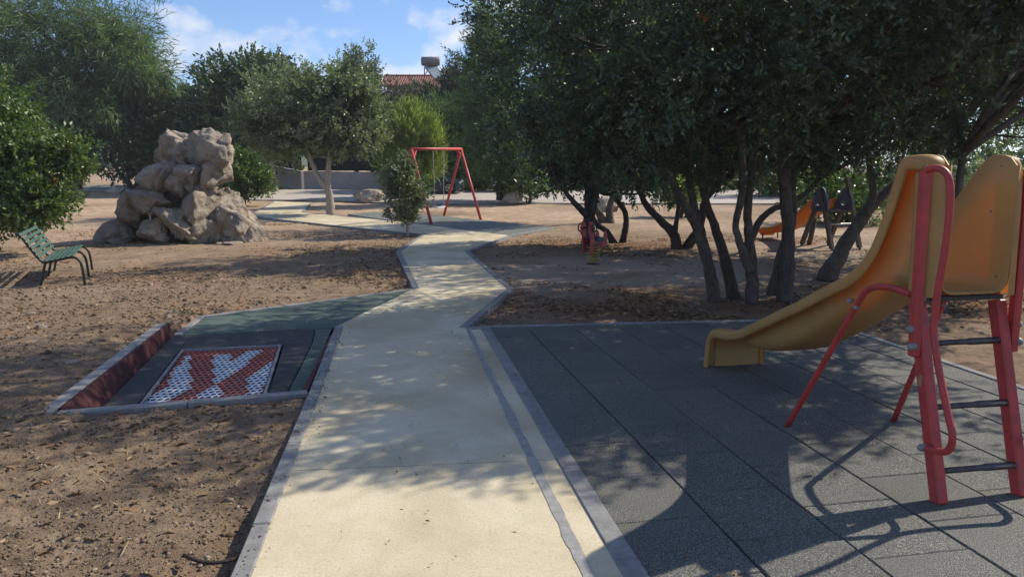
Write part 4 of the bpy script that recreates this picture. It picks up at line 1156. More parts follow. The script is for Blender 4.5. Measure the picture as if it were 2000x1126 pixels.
def make_car(name, label, front, Yc, length, width, height, paint, boxy):
    gz = float(terr(Yc)) + 0.03
    c = thing(name, label, "car", (front - length / 2, Yc, gz))
    h = height
    if boxy:
        pr = [(0.0, 0.50), (0.02, 0.92), (0.10, 0.98), (0.95, 1.06), (1.25, 1.12), (1.75, h - 0.04), (1.95, h), (length - 0.5, h), (length - 0.12, h - 0.10), (length, 1.0), (length, 0.45)]
    else:
        pr = [(0.0, 0.42), (0.03, 0.62), (0.16, 0.76), (0.55, 0.86), (1.05, 0.95), (1.55, h - 0.16), (1.95, h - 0.02), (2.5, h), (length - 0.75, h - 0.10), (length - 0.25, 1.02), (length - 0.03, 0.92), (length, 0.45)]
    pr = pr + [(length - 0.1, 0.24), (0.12, 0.22)]
    P = np.array(pr); m = len(P)
    V = []
    for w, ins in ((-1, 0.10), (-0.86, 0.0), (-0.5, 0.0), (0, 0), (0.5, 0.0), (0.86, 0.0), (1, 0.10)):
        for x, z in P:
            roofy = np.clip((z - 0.95) / 0.5, 0, 1)
            ww = width / 2 * (1 - 0.16 * roofy)
            xx = x + (length / 2 - x) * 0.05 * abs(w) ** 3
            zz_ = z - (0.05 * abs(w) ** 4) * (1 if z > 0.5 else 0)
            V.append((front - xx, Yc + w * ww, gz + zz_))
    R_ = 7
    Fc = [(i * m + k, i * m + (k + 1) % m, (i + 1) * m + (k + 1) % m, (i + 1) * m + k) for i in range(R_ - 1) for k in range(m)]
    Fc += [tuple(range(m - 1, -1, -1)), tuple((R_ - 1) * m + k for k in range(m))]
    body = mk("body", V, Fc, paint, c, True); bevel(body, 0.03, 2)
    body.data.polygons.foreach_set("use_smooth", [False] * len(body.data.polygons))
    def pt(x, w, z, out=0.012):
        roofy = np.clip((z - 0.95) / 0.5, 0, 1); ww = width / 2 * (1 - 0.16 * roofy) + out
        return np.array([front - x, Yc + w * ww, gz + z])
    for sg in (-1, 1):
        hb, ht = (1.12, h - 0.12) if boxy else (0.98, h - 0.10)
        for xa, xb, xc, xd in (((1.45, 2.25, 2.25, 1.80), (2.32, 3.1, 3.1, 2.32), (3.17, length - 0.35, length - 0.35, 3.17)) if boxy else ((1.25, 2.2, 2.2, 1.80), (2.27, 3.0, 2.95, 2.27))):
            q = [pt(xa, sg, hb), pt(xb, sg, hb), pt(xc, sg, ht), pt(xd, sg, ht)]
            nrm = np.array([0, sg * 0.012, 0])
            mk("side_window", [p for p in q] + [p - nrm for p in q], [(0, 1, 2, 3), (7, 6, 5, 4), (0, 4, 5, 1), (1, 5, 6, 2), (2, 6, 7, 3), (3, 7, 4, 0)], M["glass"], c)
    xw, zw = ((1.30, 1.14), (1.74, h - 0.06)) if boxy else ((1.10, 0.98), (1.55, h - 0.17))
    ws = [(front - xw[0] + 0.02, Yc - width * .40, gz + xw[1]), (front - xw[0] + 0.02, Yc + width * .40, gz + xw[1]), (front - zw[0] + 0.02, Yc + width * .36, gz + zw[1]), (front - zw[0] + 0.02, Yc - width * .36, gz + zw[1])]
    o = mk("windscreen", ws, [(0, 1, 2, 3)], M["glass"], c); solid(o, 0.02)
    wr_ = 0.36 if boxy else 0.325
    for x in (0.80, length - 0.78):
        for sg in (-1, 1):
            y = Yc + sg * (width / 2 - 0.06)
            ctr = np.array([front - x, y, gz + wr_])
            an = np.linspace(0, 2 * math.pi, 25)
            ty = mk("wheel", *_wheel(ctr, wr_, 0.11), M["tyre"], c, True)
            mk("rim", *_rim(ctr + [0, sg * 0.112, 0], wr_ * 0.66, sg), M["rim"], ty)
            an = np.linspace(-0.1, math.pi + 0.1, 14)
            tube("wheel_arch", [ctr + [math.cos(t) * (wr_ + 0.05), sg * 0.065, math.sin(t) * (wr_ + 0.05)] for t in an], 0.035, M["black_paint"], c, 6)
    for sg in (-1, 1):
        zc = 0.86 if boxy else 0.68
        box("headlight", np.array([front - (0.06 if boxy else 0.14), Yc + sg * width * 0.36, gz + zc]), np.array([0.07, 0, 0]), np.array([0, 0.17, 0]), np.array([0, 0, 0.075]), M["lamp"], c, 0.02)
    box("bumper", np.array([front - 0.03, Yc, gz + 0.42]), np.array([0.07, 0, 0]), np.array([0, width * 0.46, 0]), np.array([0, 0, 0.11]), M["black_paint"], c, 0.03)
    return c
def _wheel(c, r, hw):
    V = []; n = 28
    pf = [(-hw, 0.62), (-hw, 0.92), (-hw * 0.8, 1.0), (hw * 0.8, 1.0), (hw, 0.92), (hw, 0.62)]
    for k in range(n):
        t = 2 * math.pi * k / n
        for y, q in pf: V.append(c + [math.cos(t) * r * q, y, math.sin(t) * r * q])
    m = len(pf)
    Fc = [(k * m + j, k * m + (j + 1) % m, ((k + 1) % n) * m + (j + 1) % m, ((k + 1) % n) * m + j) for k in range(n) for j in range(m)]
    return V, Fc
def _rim(c, r, sg):
    parts = []
    n = 24
    for q0, q1 in ((0.84, 1.0), (0.0, 0.25)):
        V = [c + [math.cos(2 * math.pi * k / n) * r * q, 0.004 * sg, math.sin(2 * math.pi * k / n) * r * q] for q in (max(q0, 0.01), q1) for k in range(n)]
        parts.append((V, [(k, (k + 1) % n, n + (k + 1) % n, n + k) for k in range(n)]))
    for k in range(5):
        t = 2 * math.pi * k / 5 + 0.3
        d = np.array([math.cos(t), 0, math.sin(t)]); e = np.array([-math.sin(t), 0, math.cos(t)])
        parts.append(box_vf(c + d * r * 0.55, d * r * 0.36, e * r * 0.10, np.array([0, 0.012, 0])))
    return join_vf(parts)
make_car("parked_car", "dark blue car parked on the road behind the red swing", AT(905, 370, 42.2)[0], 42.6, 3.9, 1.7, 1.48, M["car_blue"], False)
make_car("parked_car", "silver off-road car half hidden under the dark tree by the road", AT(1091, 370, 44.0)[0], 44.6, 4.2, 1.8, 1.80, M["car_white"], True)

# distant hill
xs_ = np.linspace(-420, 120, 60); ys_ = np.linspace(200, 420, 24)
HX, HYg = np.meshgrid(xs_, ys_)
HZ_ = terr2(HYg) - 2 + (AT(360, 178, 300)[2]) * np.exp(-((HX + 170) / 150) ** 2 - ((HYg - 310) / 60) ** 2) + 1.5 * fbm(HX * 0.03, HYg * 0.03, None, 61, 4) * np.exp(-((HX + 170) / 170) ** 2)
hn = HX.shape[1]; ii = np.arange(HX.size).reshape(HX.shape)
hq = np.stack([ii[:-1, :-1], ii[:-1, 1:], ii[1:, 1:], ii[1:, :-1]], -1).reshape(-1, 4)
struct(mk_np("hill", np.stack([HX, HYg, HZ_], -1).reshape(-1, 3), hq, M["hill"], None, True), "low scrubby hill on the skyline")

# ================================================================== VEGETATION
def unit(a): return a / (np.linalg.norm(a, axis=-1, keepdims=True) + 1e-9)
def crown_points(rg, n, c, r, bias, lump, freq, gap, seed, flat=0.0):
    """points through an uneven ellipsoid volume, crowded to the outside, with gaps"""
    out = []; dirs = []
    c = np.asarray(c, float); r = np.asarray(r, float)
    got = 0
    while got < n:
        d = unit(rg.normal(size=(n, 3)))
        u = rg.uniform(size=(n, 1)) ** bias
        lum = 1 + lump * fbm(d[:, 0] * freq, d[:, 1] * freq, d[:, 2] * freq, seed, 3)
        lum = np.clip(lum, 0.45, 1.6)[:, None]
        p = d * u * lum * (1 + 0.10 * np.abs(rg.normal(size=(n, 1))) * (u > 0.8))
        if flat > 0: p[:, 2] = np.maximum(p[:, 2], -1 + flat)
        w = c + p * r
        g = fbm(w[:, 0] * 1.1 / np.mean(r) * 2.2, w[:, 1] * 1.1 / np.mean(r) * 2.2, w[:, 2] * 1.1 / np.mean(r) * 2.2, seed + 50, 2)
        k = g > gap
        out.append(w[k]); dirs.append(unit(d[k] / r)); got += int(k.sum())
        if len(out) > 12: break
    return np.vstack(out)[:n], np.vstack(dirs)[:n]
def sprig_leaves(rg, P, D, m, L, ls, lw, up, spread, droop=0.0, odd=0.0, curl=0.25, jit=1.0, tintn=0.35):
    """m leaves set along a short twig at each point"""
    n = len(P)
    D = unit(D + rg.normal(size=(n, 3)) * 0.55 + np.array([0, 0, up]))
    t = rg.uniform(0.0, 1.0, size=(n, m, 1))
    base = P[:, None] + D[:, None] * (t - 0.5) * L + rg.normal(size=(n, m, 3)) * (ls * 0.25 * jit)
    ld = unit(D[:, None] * 0.75 + rg.normal(size=(n, m, 3)) * spread + np.array([0, 0, -droop]))
    nr = unit(np.cross(ld, rg.normal(size=(n, m, 3))) + np.array([0, 0, 0.45]))
    sd = unit(np.cross(ld, nr))
    nr = np.cross(sd, ld)
    sc = rg.uniform(0.65, 1.3, size=(n, m, 1)) * ls
    w = sc * (lw / ls) * 0.5
    v0 = base
    v1 = base + ld * sc * 0.45 + sd * w + nr * sc * curl * 0.25
    v2 = base + ld * sc - nr * sc * curl * 0.3
    v3 = base + ld * sc * 0.45 - sd * w + nr * sc * curl * 0.25
    V = np.stack([v0, v1, v2, v3], 2).reshape(-1, 3)
    nl = n * m
    clump = rg.uniform(-0.5, 0.5, size=(n, 1)) * tintn
    tn = np.clip(0.42 + clump + rg.normal(size=(n, m)) * 0.16 + (t[..., 0] - 0.5) * 0.25, 0, 1).reshape(-1)
    od = np.repeat((rg.uniform(size=(n, 1)) < odd).astype(float), m, 1).reshape(-1)
    T = np.stack([tn, od, np.zeros(nl), np.ones(nl)], -1)
    return V, np.repeat(T, 4, 0)
def leaf_mesh(name, parts, mat, parent):
    V = np.vstack([p[0] for p in parts]); T = np.vstack([p[1] for p in parts])
    q = np.arange(len(V), dtype=np.int32).reshape(-1, 4)
    return mk_np(name, V, q, mat, parent, False, T, "tint")
def stem_parts(stems, seed, n=9, wob=0.10):
    out = []
    for i, (pts, rad) in enumerate(stems):
        P = smooth_line(np.asarray(pts, float), 5)
        r = np.interp(np.linspace(0, 1, len(P)), np.linspace(0, 1, len(rad)), rad)
        rg = np.random.default_rng(seed + i)
        jit = rg.normal(size=P.shape) * r[:, None] * 0.05; jit[0] = 0
        r = r * (1 + 0.045 * rg.normal(size=len(r)))
        out.append(tube_vf(P + jit, r, n, True, wob, seed + i))
    return out
def limbs(rg, starts, lobes, n, r0, r1):
    """limbs from the stem tops curving out into the crown"""
    st = []
    for i in range(n):
        s = np.asarray(starts[i % len(starts)], float)
        c, r = lobes[rg.integers(len(lobes))][:2]
        d = unit(rg.normal(size=3)); e = np.asarray(c) + d * np.asarray(r) * rg.uniform(0.35, 0.85)
        m = (s + e) / 2 + rg.normal(size=3) * np.linalg.norm(e - s) * 0.12
        st.append(([s, m, e], [r0, r0 * 0.6, r1]))
        for _ in range(2):
            e2 = e + rg.normal(size=3) * np.asarray(r) * 0.35; m2 = m * 0.5 + e * 0.5
            st.append(([m2, (m2 + e2) / 2 + rg.normal(size=3) * 0.05, e2], [r0 * 0.45, r0 * 0.3, r1 * 0.7]))
    return st
def tree(name, label, cat, base, stems, lobes, leaf, bark, seed, nlimb=10, lr=(0.05, 0.012), m=12, L=0.30, ls=0.08, lw=0.034, up=0.3, spread=0.55, droop=0.0, odd=0.0,
         bias=0.38, lump=0.35, freq=1.6, gap=-0.45, group=None, flat=0.0, tintn=0.35, tops=None):
    rg = np.random.default_rng(seed)
    t = thing(name, label, cat, base, group)
    S = list(stems)
    tp = tops if tops is not None else [np.asarray(s[0][-1]) for s in stems]
    V, Fc = join_vf(stem_parts(S, seed))
    tk = mk("trunk", V, Fc, bark, t, True)
    if nlimb:
        V, Fc = join_vf(stem_parts(limbs(rg, tp, lobes, nlimb, *lr), seed + 500, 6))
        mk("limbs", V, Fc, bark, t, True)
    parts = []
    for i, (c, r, n) in enumerate(lobes):
        P, D = crown_points(rg, n, c, r, bias, lump, freq, gap, seed + 7 * i, flat)
        parts.append(sprig_leaves(rg, P, D, m, L, ls, lw, up, spread, droop, odd, tintn=tintn))
    leaf_mesh("crown", parts, leaf, t)
    return t
def px_stem(pix, Y0, lean=0.0, r=(0.1, 0.05), kY=None):
    """a stem drawn from photo points, standing at distance Y0 (first point on the ground)"""
    b = G(*pix[0], -0.05)
    Ys = kY if kY else [b[1] + lean * i for i in range(len(pix))]
    P = [b] + [AT(u, v, y) for (u, v), y in zip(pix[1:], Ys[1:])]
    P[0] = P[0] - UP * 0.06
    return (P, [r[0] * 1.12] + [r[0] * 0.86] + [q * 0.84 for q in r[1:]])

# ---- near dark trees (right of the path)
NM = dict(leaf=M["leaf_mastic"], bark=M["bark_grey"], m=22, L=0.32, ls=0.060, lw=0.026, odd=0.003, up=0.35, tintn=0.55, gap=0.16, lump=0.42)
g_dark = "dark evergreen trees behind the slide"
sA = [px_stem([(1398, 588), (1385, 520), (1360, 445), (1335, 395), (1300, 330), (1280, 270)], 0, -0.10, (0.085, 0.075, 0.07, 0.06, 0.05)),
      px_stem([(1398, 588), (1384, 516), (1368, 450), (1352, 385), (1345, 320), (1350, 240)], 0, 0.02, (0.085, 0.07, 0.062, 0.055, 0.045))]
tree("evergreen_tree", "dark evergreen with forked leaning trunk, nearest the path of the leaning group", "tree", sA[0][0][0], sA,
     [((2.1, 8.6, 4.5), (1.7, 1.8, 1.8), 1150), ((1.2, 8.5, 3.3), (1.1, 1.4, 1.2), 680), ((2.4, 7.7, 2.9), (1.5, 1.5, 0.9), 520), ((1.4, 9.3, 2.25), (1.3, 1.0, 0.75), 600), ((3.3, 6.95, 3.75), (1.3, 0.8, 0.75), 600), ((4.1, 6.6, 3.5), (1.3, 0.55, 0.6), 400), ((2.9, 10.9, 4.7), (1.7, 1.4, 1.2), 420)], seed=1, nlimb=12, group=g_dark, **NM)
sB = [px_stem([(1437, 582), (1415, 500), (1395, 440), (1378, 390), (1370, 330), (1385, 260)], 0, -0.03, (0.085, 0.07, 0.062, 0.055, 0.045))]
tree("evergreen_tree", "dark evergreen with one bare trunk leaning left in the middle of the group", "tree", sB[0][0][0], sB,
     [((3.0, 8.8, 4.7), (1.7, 1.8, 1.6), 640), ((3.3, 8.2, 2.95), (1.3, 1.3, 0.85), 400), ((2.9, 9.9, 2.25), (1.2, 0.9, 0.75), 550), ((4.2, 6.65, 4.1), (1.3, 0.6, 0.6), 420)], seed=2, nlimb=10, group=g_dark, **NM)
sC = [px_stem([(1470, 592), (1468, 520), (1462, 450), (1462, 390), (1470, 330), (1480, 250)], 0, 0.0, (0.085, 0.07, 0.062, 0.055, 0.045)),
      px_stem([(1464, 540), (1450, 490), (1437, 440), (1447, 390), (1450, 320), (1440, 250)], 0, -0.02, (0.06, 0.055, 0.055, 0.05, 0.04), [9.15, 9.2, 9.25, 9.2, 9.2, 9.2])]
sC[1][0][0] = AT(1466, 530, 9.22)
tree("evergreen_tree", "dark evergreen with twin upright trunks crossing low down in the group", "tree", sC[0][0][0], sC,
     [((4.0, 8.5, 4.3), (1.6, 1.7, 1.7), 400), ((4.2, 7.7, 3.0), (1.3, 1.2, 0.8), 330), ((4.0, 9.9, 2.3), (1.2, 0.9, 0.75), 500), ((4.6, 6.95, 3.6), (1.2, 0.85, 0.75), 430), ((4.6, 11.6, 5.0), (1.7, 1.5, 1.3), 420)], seed=3, nlimb=10, group=g_dark, **NM)
sD = [px_stem([(1532, 590), (1537, 520), (1540, 450), (1535, 390), (1530, 330), (1535, 250)], 0, 0.0, (0.11, 0.10, 0.095, 0.085, 0.06)),
      px_stem([(1512, 575), (1528, 500), (1548, 420), (1548, 360), (1560, 280)], 0, 0.0, (0.10, 0.085, 0.075, 0.06, 0.05))]
tree("evergreen_tree", "dark evergreen with the thickest upright trunk, just behind the slide chute", "tree", sD[0][0][0], sD,
     [((5.0, 9.0, 4.4), (1.8, 1.9, 1.8), 480), ((5.2, 7.9, 3.7), (1.4, 1.3, 1.1), 430), ((5.2, 9.9, 2.4), (1.4, 1.1, 0.7), 480), ((5.7, 7.2, 3.7), (1.1, 0.9, 0.8), 640), ((5.0, 6.75, 3.9), (1.4, 0.65, 0.6), 420)], seed=4, nlimb=10, group=g_dark, **NM)
sE = [px_stem([(1612, 545), (1655, 470), (1700, 405), (1760, 350), (1830, 300)], 0, 0.10, (0.14, 0.12, 0.10, 0.08, 0.06)),
      px_stem([(1690, 420), (1705, 380), (1700, 330), (1690, 260)], 0, 0.0, (0.08, 0.07, 0.06, 0.05), [11.5, 11.5, 11.5, 11.5])]
sE[1][0][0] = AT(1688, 420, 11.5)
tree("evergreen_tree", "dark evergreen with thick trunk slanting right behind the slide ladder", "tree", sE[0][0][0], sE,
     [((6.6, 11.6, 4.7), (2.3, 2.2, 2.0), 1500), ((8.6, 12.0, 4.4), (1.9, 2.0, 2.0), 1500), ((7.2, 10.9, 2.95), (2.2, 1.5, 0.8), 700), ((5.6, 13.4, 5.2), (1.8, 1.5, 1.3), 800)], seed=5, nlimb=14, group=g_dark, **NM)
sF = [px_stem([(1838, 610), (1848, 560), (1842, 520), (1850, 470), (1870, 380), (1880, 300)], 0, 0.1, (0.07, 0.06, 0.06, 0.055, 0.05))]
tree("evergreen_tree", "dark evergreen with a thin trunk showing under the slide platform", "tree", sF[0][0][0], sF,
     [((6.8, 9.0, 4.7), (1.7, 1.6, 1.4), 480), ((7.6, 10.2, 3.3), (1.1, 1.2, 0.8), 450)], seed=6, nlimb=8, group=g_dark, **NM)
# ---- middle row of crooked trees behind the spring rider
NM2 = dict(leaf=M["leaf_mastic"], bark=M["bark_dark"], m=14, L=0.40, ls=0.102, lw=0.046, odd=0.006, up=0.3, tintn=0.5, gap=0.10, lump=0.42)
g_mid = "crooked dark trees behind the spring rider"
sG = [px_stem([(1148, 488), (1150, 440), (1150, 400), (1150, 350), (1160, 280)], 0, 0.1, (0.17, 0.13, 0.11, 0.09, 0.07)),
      px_stem([(1150, 440), (1160, 400), (1168, 360), (1180, 300)], 0, 0.0, (0.10, 0.08, 0.07, 0.06), [16.2, 16.2, 16.2, 16.2]),
      px_stem([(1148, 420), (1125, 400), (1105, 375), (1085, 345), (1070, 300)], 0, 0.0, (0.08, 0.065, 0.055, 0.05, 0.04), [16.1, 16, 16, 16, 16])]
sG[1][0][0] = AT(1148, 440, 16.1); sG[2][0][0] = AT(1148, 420, 16.1)
tree("evergreen_tree", "dark crooked tree with stout forked trunk directly behind the spring rider", "tree", sG[0][0][0], sG,
     [((1.4, 16.6, 4.9), (2.1, 2.0, 2.0), 2000), ((1.25, 17.2, 2.45), (1.5, 1.6, 1.1), 1100), ((2.4, 16.8, 2.45), (1.6, 1.4, 1.0), 800)], seed=7, nlimb=12, group=g_mid, **NM2)
sH = [px_stem([(1200, 474), (1185, 452), (1168, 440), (1158, 420), (1155, 380)], 0, 0.0, (0.09, 0.085, 0.08, 0.07, 0.06)),
      px_stem([(1215, 473), (1222, 445), (1221, 415), (1208, 395), (1195, 380), (1180, 378), (1165, 370)], 0, 0.0, (0.085, 0.08, 0.075, 0.07, 0.06)),
      px_stem([(1208, 395), (1214, 370), (1212, 330), (1215, 280)], 0, 0.0, (0.05, 0.045, 0.04, 0.04), [17.2, 17.2, 17.2, 17.2])]
sH[2][0][0] = AT(1207, 395, 17.2)
tree("evergreen_tree", "dark tree with a curved bow-shaped trunk right of the spring rider", "tree", sH[0][0][0], sH,
     [((3.0, 17.8, 4.6), (2.1, 1.9, 1.9), 1700), ((3.3, 17.4, 2.35), (1.7, 1.3, 0.9), 800)], seed=8, nlimb=10, group=g_mid, **NM2)
sI = [px_stem([(1322, 486), (1318, 462), (1290, 430), (1262, 400), (1250, 370), (1245, 320)], 0, 0.0, (0.13, 0.11, 0.085, 0.075, 0.06)),
      px_stem([(1338, 484), (1360, 455), (1372, 425), (1375, 395), (1400, 365), (1440, 330)], 0, 0.0, (0.12, 0.10, 0.085, 0.075, 0.06)),
      px_stem([(1318, 460), (1322, 425), (1325, 400), (1318, 370), (1310, 320)], 0, 0.0, (0.06, 0.055, 0.05, 0.045, 0.04), [16.3, 16.3, 16.3, 16.3, 16.3])]
sI[2][0][0] = AT(1318, 458, 16.3)
tree("evergreen_tree", "dark tree with wide V-shaped trunks between bow-shaped tree and upright group", "tree", sI[0][0][0], sI,
     [((4.2, 16.8, 4.9), (2.2, 2.0, 2.1), 1100), ((5.7, 16.8, 4.2), (1.7, 1.8, 1.8), 1000), ((4.8, 16.4, 2.3), (1.9, 1.2, 0.85), 800)], seed=9, nlimb=12, group=g_mid, **NM2)
sJ = [px_stem([(1180, 436), (1172, 420), (1160, 400), (1150, 380)], 0, 0.0, (0.16, 0.13, 0.11, 0.08)),
      px_stem([(1192, 436), (1190, 420), (1192, 400), (1200, 370), (1205, 340)], 0, 0.0, (0.16, 0.14, 0.11, 0.09, 0.07))]
tree("evergreen_tree", "dark tree with lit forked trunk further back near the grey boulder", "tree", sJ[0][0][0], sJ,
     [((2.6, 24.5, 5.6), (2.5, 2.3, 2.7), 1300), ((1.7, 24.5, 3.6), (1.5, 1.7, 1.4), 480)], seed=10, nlimb=8, group=g_mid, leaf=M["leaf_mastic"], bark=M["bark_grey"], m=11, L=0.5, ls=0.16, lw=0.07, odd=0.01)
sK = [px_stem([(1448, 495), (1470, 460), (1485, 430), (1510, 408), (1535, 400), (1570, 380), (1600, 350)], 0, 0.0, (0.09, 0.085, 0.08, 0.07, 0.06))]
tree("evergreen_tree", "dark tree with low arching trunk left of the wooden slide", "tree", sK[0][0][0], sK,
     [((7.0, 15.0, 4.9), (2.2, 1.9, 2.0), 1500), ((9.6, 15.6, 4.8), (2.2, 2.0, 2.2), 1300), ((6.9, 14.9, 2.75), (1.8, 0.9, 0.7), 420)], seed=11, nlimb=10, group=g_mid, **NM2)
# dark conifer by the road and small one
sL = [px_stem([(980, 394), (978, 370), (980, 320), (985, 220), (985, 120)], 0, 0.0, (0.28, 0.22, 0.18, 0.14, 0.08))]
tree("dark_conifer", "tall dark conifer with short trunk by the road right of the swing", "tree", sL[0][0][0], sL,
     [(AT(990, 300, 36.0), (2.2, 2.0, 1.4), 650), (AT(975, 230, 36), (2.0, 1.9, 1.8), 750), (AT(965, 130, 36), (1.5, 1.5, 1.7), 550), (AT(950, 60, 36), (0.8, 0.8, 1.5), 200)],
     leaf=M["leaf_acacia"], bark=M["bark_dark"], seed=12, nlimb=10, m=14, L=0.7, ls=0.34, lw=0.05, up=0.5, spread=0.35)
sM = [px_stem([(1033, 399), (1036, 380), (1030, 362)], 0, 0.0, (0.08, 0.07, 0.05))]
tree("dark_shrub", "small dark shrub on a bent stem beside the road", "shrub", sM[0][0][0], sM, [(AT(1015, 352, 35), (1.3, 1.1, 0.75), 420)], leaf=M["leaf_oak"], bark=M["bark_dark"], seed=13, nlimb=4,
     m=11, L=0.4, ls=0.17, lw=0.08)

# ---- left side
OAK = dict(leaf=M["leaf_oak"], bark=M["bark_dark"], m=11, L=0.34, ls=0.105, lw=0.050, odd=0.004, up=0.4)
b = np.array([-11.6, 15.8, -0.1])
tree("evergreen_bush", "large bright green bush at the left edge behind the bench", "bush", b,
     [([b, b + [0.1, 0, 0.8], b + [0.5, -0.1, 1.6]], [0.13, 0.10, 0.07]), ([b, b + [-0.2, 0.1, 0.7], b + [-0.3, 0.3, 1.6]], [0.12, 0.09, 0.06])],
     [(AT(0, 320, 15.8), (1.35, 1.4, 1.25), 1700), (AT(-30, 220, 15.8), (1.0, 1.1, 0.9), 700), (AT(80, 385, 15.2), (0.65, 0.8, 0.5), 360), (AT(122, 290, 15.6), (0.50, 0.6, 0.30), 150), (AT(150, 322, 15.6), (0.30, 0.4, 0.16), 70), (AT(40, 420, 15.0), (0.9, 0.7, 0.28), 260)], seed=21, nlimb=12, **OAK)
b = G(150, 370); b[2] -= 0.1
tree("feathery_tree", "tall feathery tree with thick dark trunk at upper left", "tree", b,
     [([b, AT(151, 320, b[1]), AT(150, 240, b[1]), AT(120, 120, b[1]), AT(60, 30, b[1])], [0.34, 0.30, 0.28, 0.2, 0.12]), ([AT(150, 240, b[1]), AT(200, 150, b[1]), AT(230, 90, b[1])], [0.2, 0.14, 0.08])],
     [(AT(150, 70, 46.5), (4.5, 4.0, 3.3), 850), (AT(232, 95, 46), (2.1, 2.5, 1.9), 400), (AT(272, 148, 45.5), (2.0, 2.0, 0.8), 200), (AT(40, 150, 46), (4.0, 4.0, 3.6), 720), (AT(120, 200, 46), (4.2, 3.6, 2.2), 600), (AT(-60, 60, 46), (4.0, 4, 4), 500)],
     leaf=M["leaf_acacia"], bark=M["bark_dark"], seed=22, nlimb=16, lr=(0.12, 0.03), m=18, L=1.3, ls=0.60, lw=0.050, up=0.0, spread=0.38, droop=0.22, gap=-0.12, lump=0.45, tintn=0.7)
DK = dict(leaf=M["leaf_dark"], bark=M["bark_dark"], m=11, L=0.7, ls=0.28, lw=0.125, up=0.35)
b = G(258, 368)
tree("dark_bush_tree", "broad dark bush with fanned stems behind the boulder pile", "tree", b,
     [([b, AT(235, 340, b[1]), AT(215, 310, b[1])], [0.16, 0.12, 0.08]), ([b, AT(250, 345, b[1]), AT(250, 310, b[1])], [0.14, 0.10, 0.07]), ([b, AT(275, 350, b[1]), AT(290, 315, b[1])], [0.14, 0.10, 0.07])],
     [(AT(215, 250, 48), (3.2, 2.8, 2.8), 1200), (AT(310, 250, 48), (2.6, 2.6, 2.8), 1000), (AT(370, 240, 47.5), (1.8, 2.0, 2.2), 600), (AT(270, 200, 48), (2.4, 2.2, 1.4), 500)], seed=23, nlimb=10, lr=(0.09, 0.02), **DK)
b = G(535, 374)
tree("carob_tree", "dark green rounded tree with pale leaning trunk behind the boulder pile", "tree", b,
     [([b, AT(533, 345, b[1]), AT(527, 300, b[1]), AT(515, 240, b[1])], [0.26, 0.22, 0.18, 0.12])],
     [(AT(480, 210, 45.5), (3.0, 2.6, 2.8), 1300), (AT(440, 178, 45.5), (1.5, 1.6, 1.4), 420), (AT(520, 158, 45.5), (2.0, 2, 1.4), 600), (AT(420, 250, 46), (1.8, 2, 2.2), 520), (AT(560, 240, 45), (2.0, 2, 2.4), 650), (AT(470, 300, 45.5), (2.4, 2, 1.4), 520)],
     leaf=M["leaf_dark"], bark=M["bark_pale"], m=11, L=0.7, ls=0.27, lw=0.13, up=0.35, seed=24, nlimb=12, lr=(0.1, 0.02))
b = G(646, 417)
tree("grey_green_tree", "grey-green rounded tree with pale forked trunk beside the far path", "tree", b - UP * 0.1,
     [([b - UP * 0.1, AT(643, 380, b[1]), AT(640, 355, b[1]), AT(642, 320, b[1]), AT(648, 250, b[1])], [0.19, 0.145, 0.12, 0.09, 0.06]), ([AT(640, 372, b[1]), AT(622, 345, b[1]), AT(606, 310, b[1]), AT(590, 260, b[1])], [0.12, 0.10, 0.08, 0.05])],
     [(AT(670, 205, 28.4), (1.55, 1.6, 1.75), 1300), (AT(590, 225, 28.5), (1.7, 1.7, 1.5), 1300), (AT(520, 245, 28.6), (1.3, 1.4, 1.05), 750), (AT(690, 162, 28.4), (0.8, 0.9, 0.7), 330), (AT(625, 168, 28.6), (1.0, 1.0, 0.7), 420), (AT(715, 260, 28.2), (0.85, 0.9, 0.85), 380), (AT(560, 285, 28.4), (1.2, 1.2, 0.55), 380), (AT(670, 280, 28.2), (1.0, 1.0, 0.55), 330)],
     leaf=M["leaf_olive"], bark=M["bark_pale"], m=15, L=0.42, ls=0.125, lw=0.054, up=0.4, seed=25, nlimb=16, lr=(0.05, 0.010), gap=-0.12, lump=0.55, tintn=0.6)
b = G(478, 402)
tree("green_bush", "rounded light green bush on a thin stem right of the boulder pile", "bush", b - UP * 0.1, [([b - UP * 0.1, AT(477, 385, b[1]), AT(475, 360, b[1])], [0.07, 0.06, 0.04])],
     [(AT(478, 345, 33.3), (1.15, 1.1, 0.85), 900), (AT(465, 318, 33.3), (0.7, 0.7, 0.6), 350), (AT(510, 355, 33.2), (0.45, 0.5, 0.5), 180)], leaf=M["leaf_oak"], bark=M["bark_dark"], m=11, L=0.36, ls=0.15, lw=0.075, up=0.45, seed=26, nlimb=8, lr=(0.03, 0.008))
b = G(795, 458)
tree("sapling", "young slender sapling growing at the bend of the path", "sapling", b - UP * 0.08, [([b - UP * 0.08, AT(796, 430, b[1]), AT(794, 395, b[1]), AT(792, 350, b[1]), AT(793, 310, b[1])], [0.035, 0.03, 0.026, 0.02, 0.01])],
     [(AT(788, 370, b[1]), (0.50, 0.48, 0.62), 420), (AT(770, 350, b[1]), (0.30, 0.3, 0.42), 150), (AT(795, 325, b[1]), (0.22, 0.22, 0.38), 110), (AT(815, 375, b[1]), (0.27, 0.3, 0.42), 120), (AT(792, 422, b[1]), (0.48, 0.45, 0.17), 130)],
     leaf=M["leaf_olive"], bark=M["bark_pale"], m=9, L=0.26, ls=0.085, lw=0.042, up=0.6, seed=27, nlimb=12, lr=(0.012, 0.004), gap=-0.25)
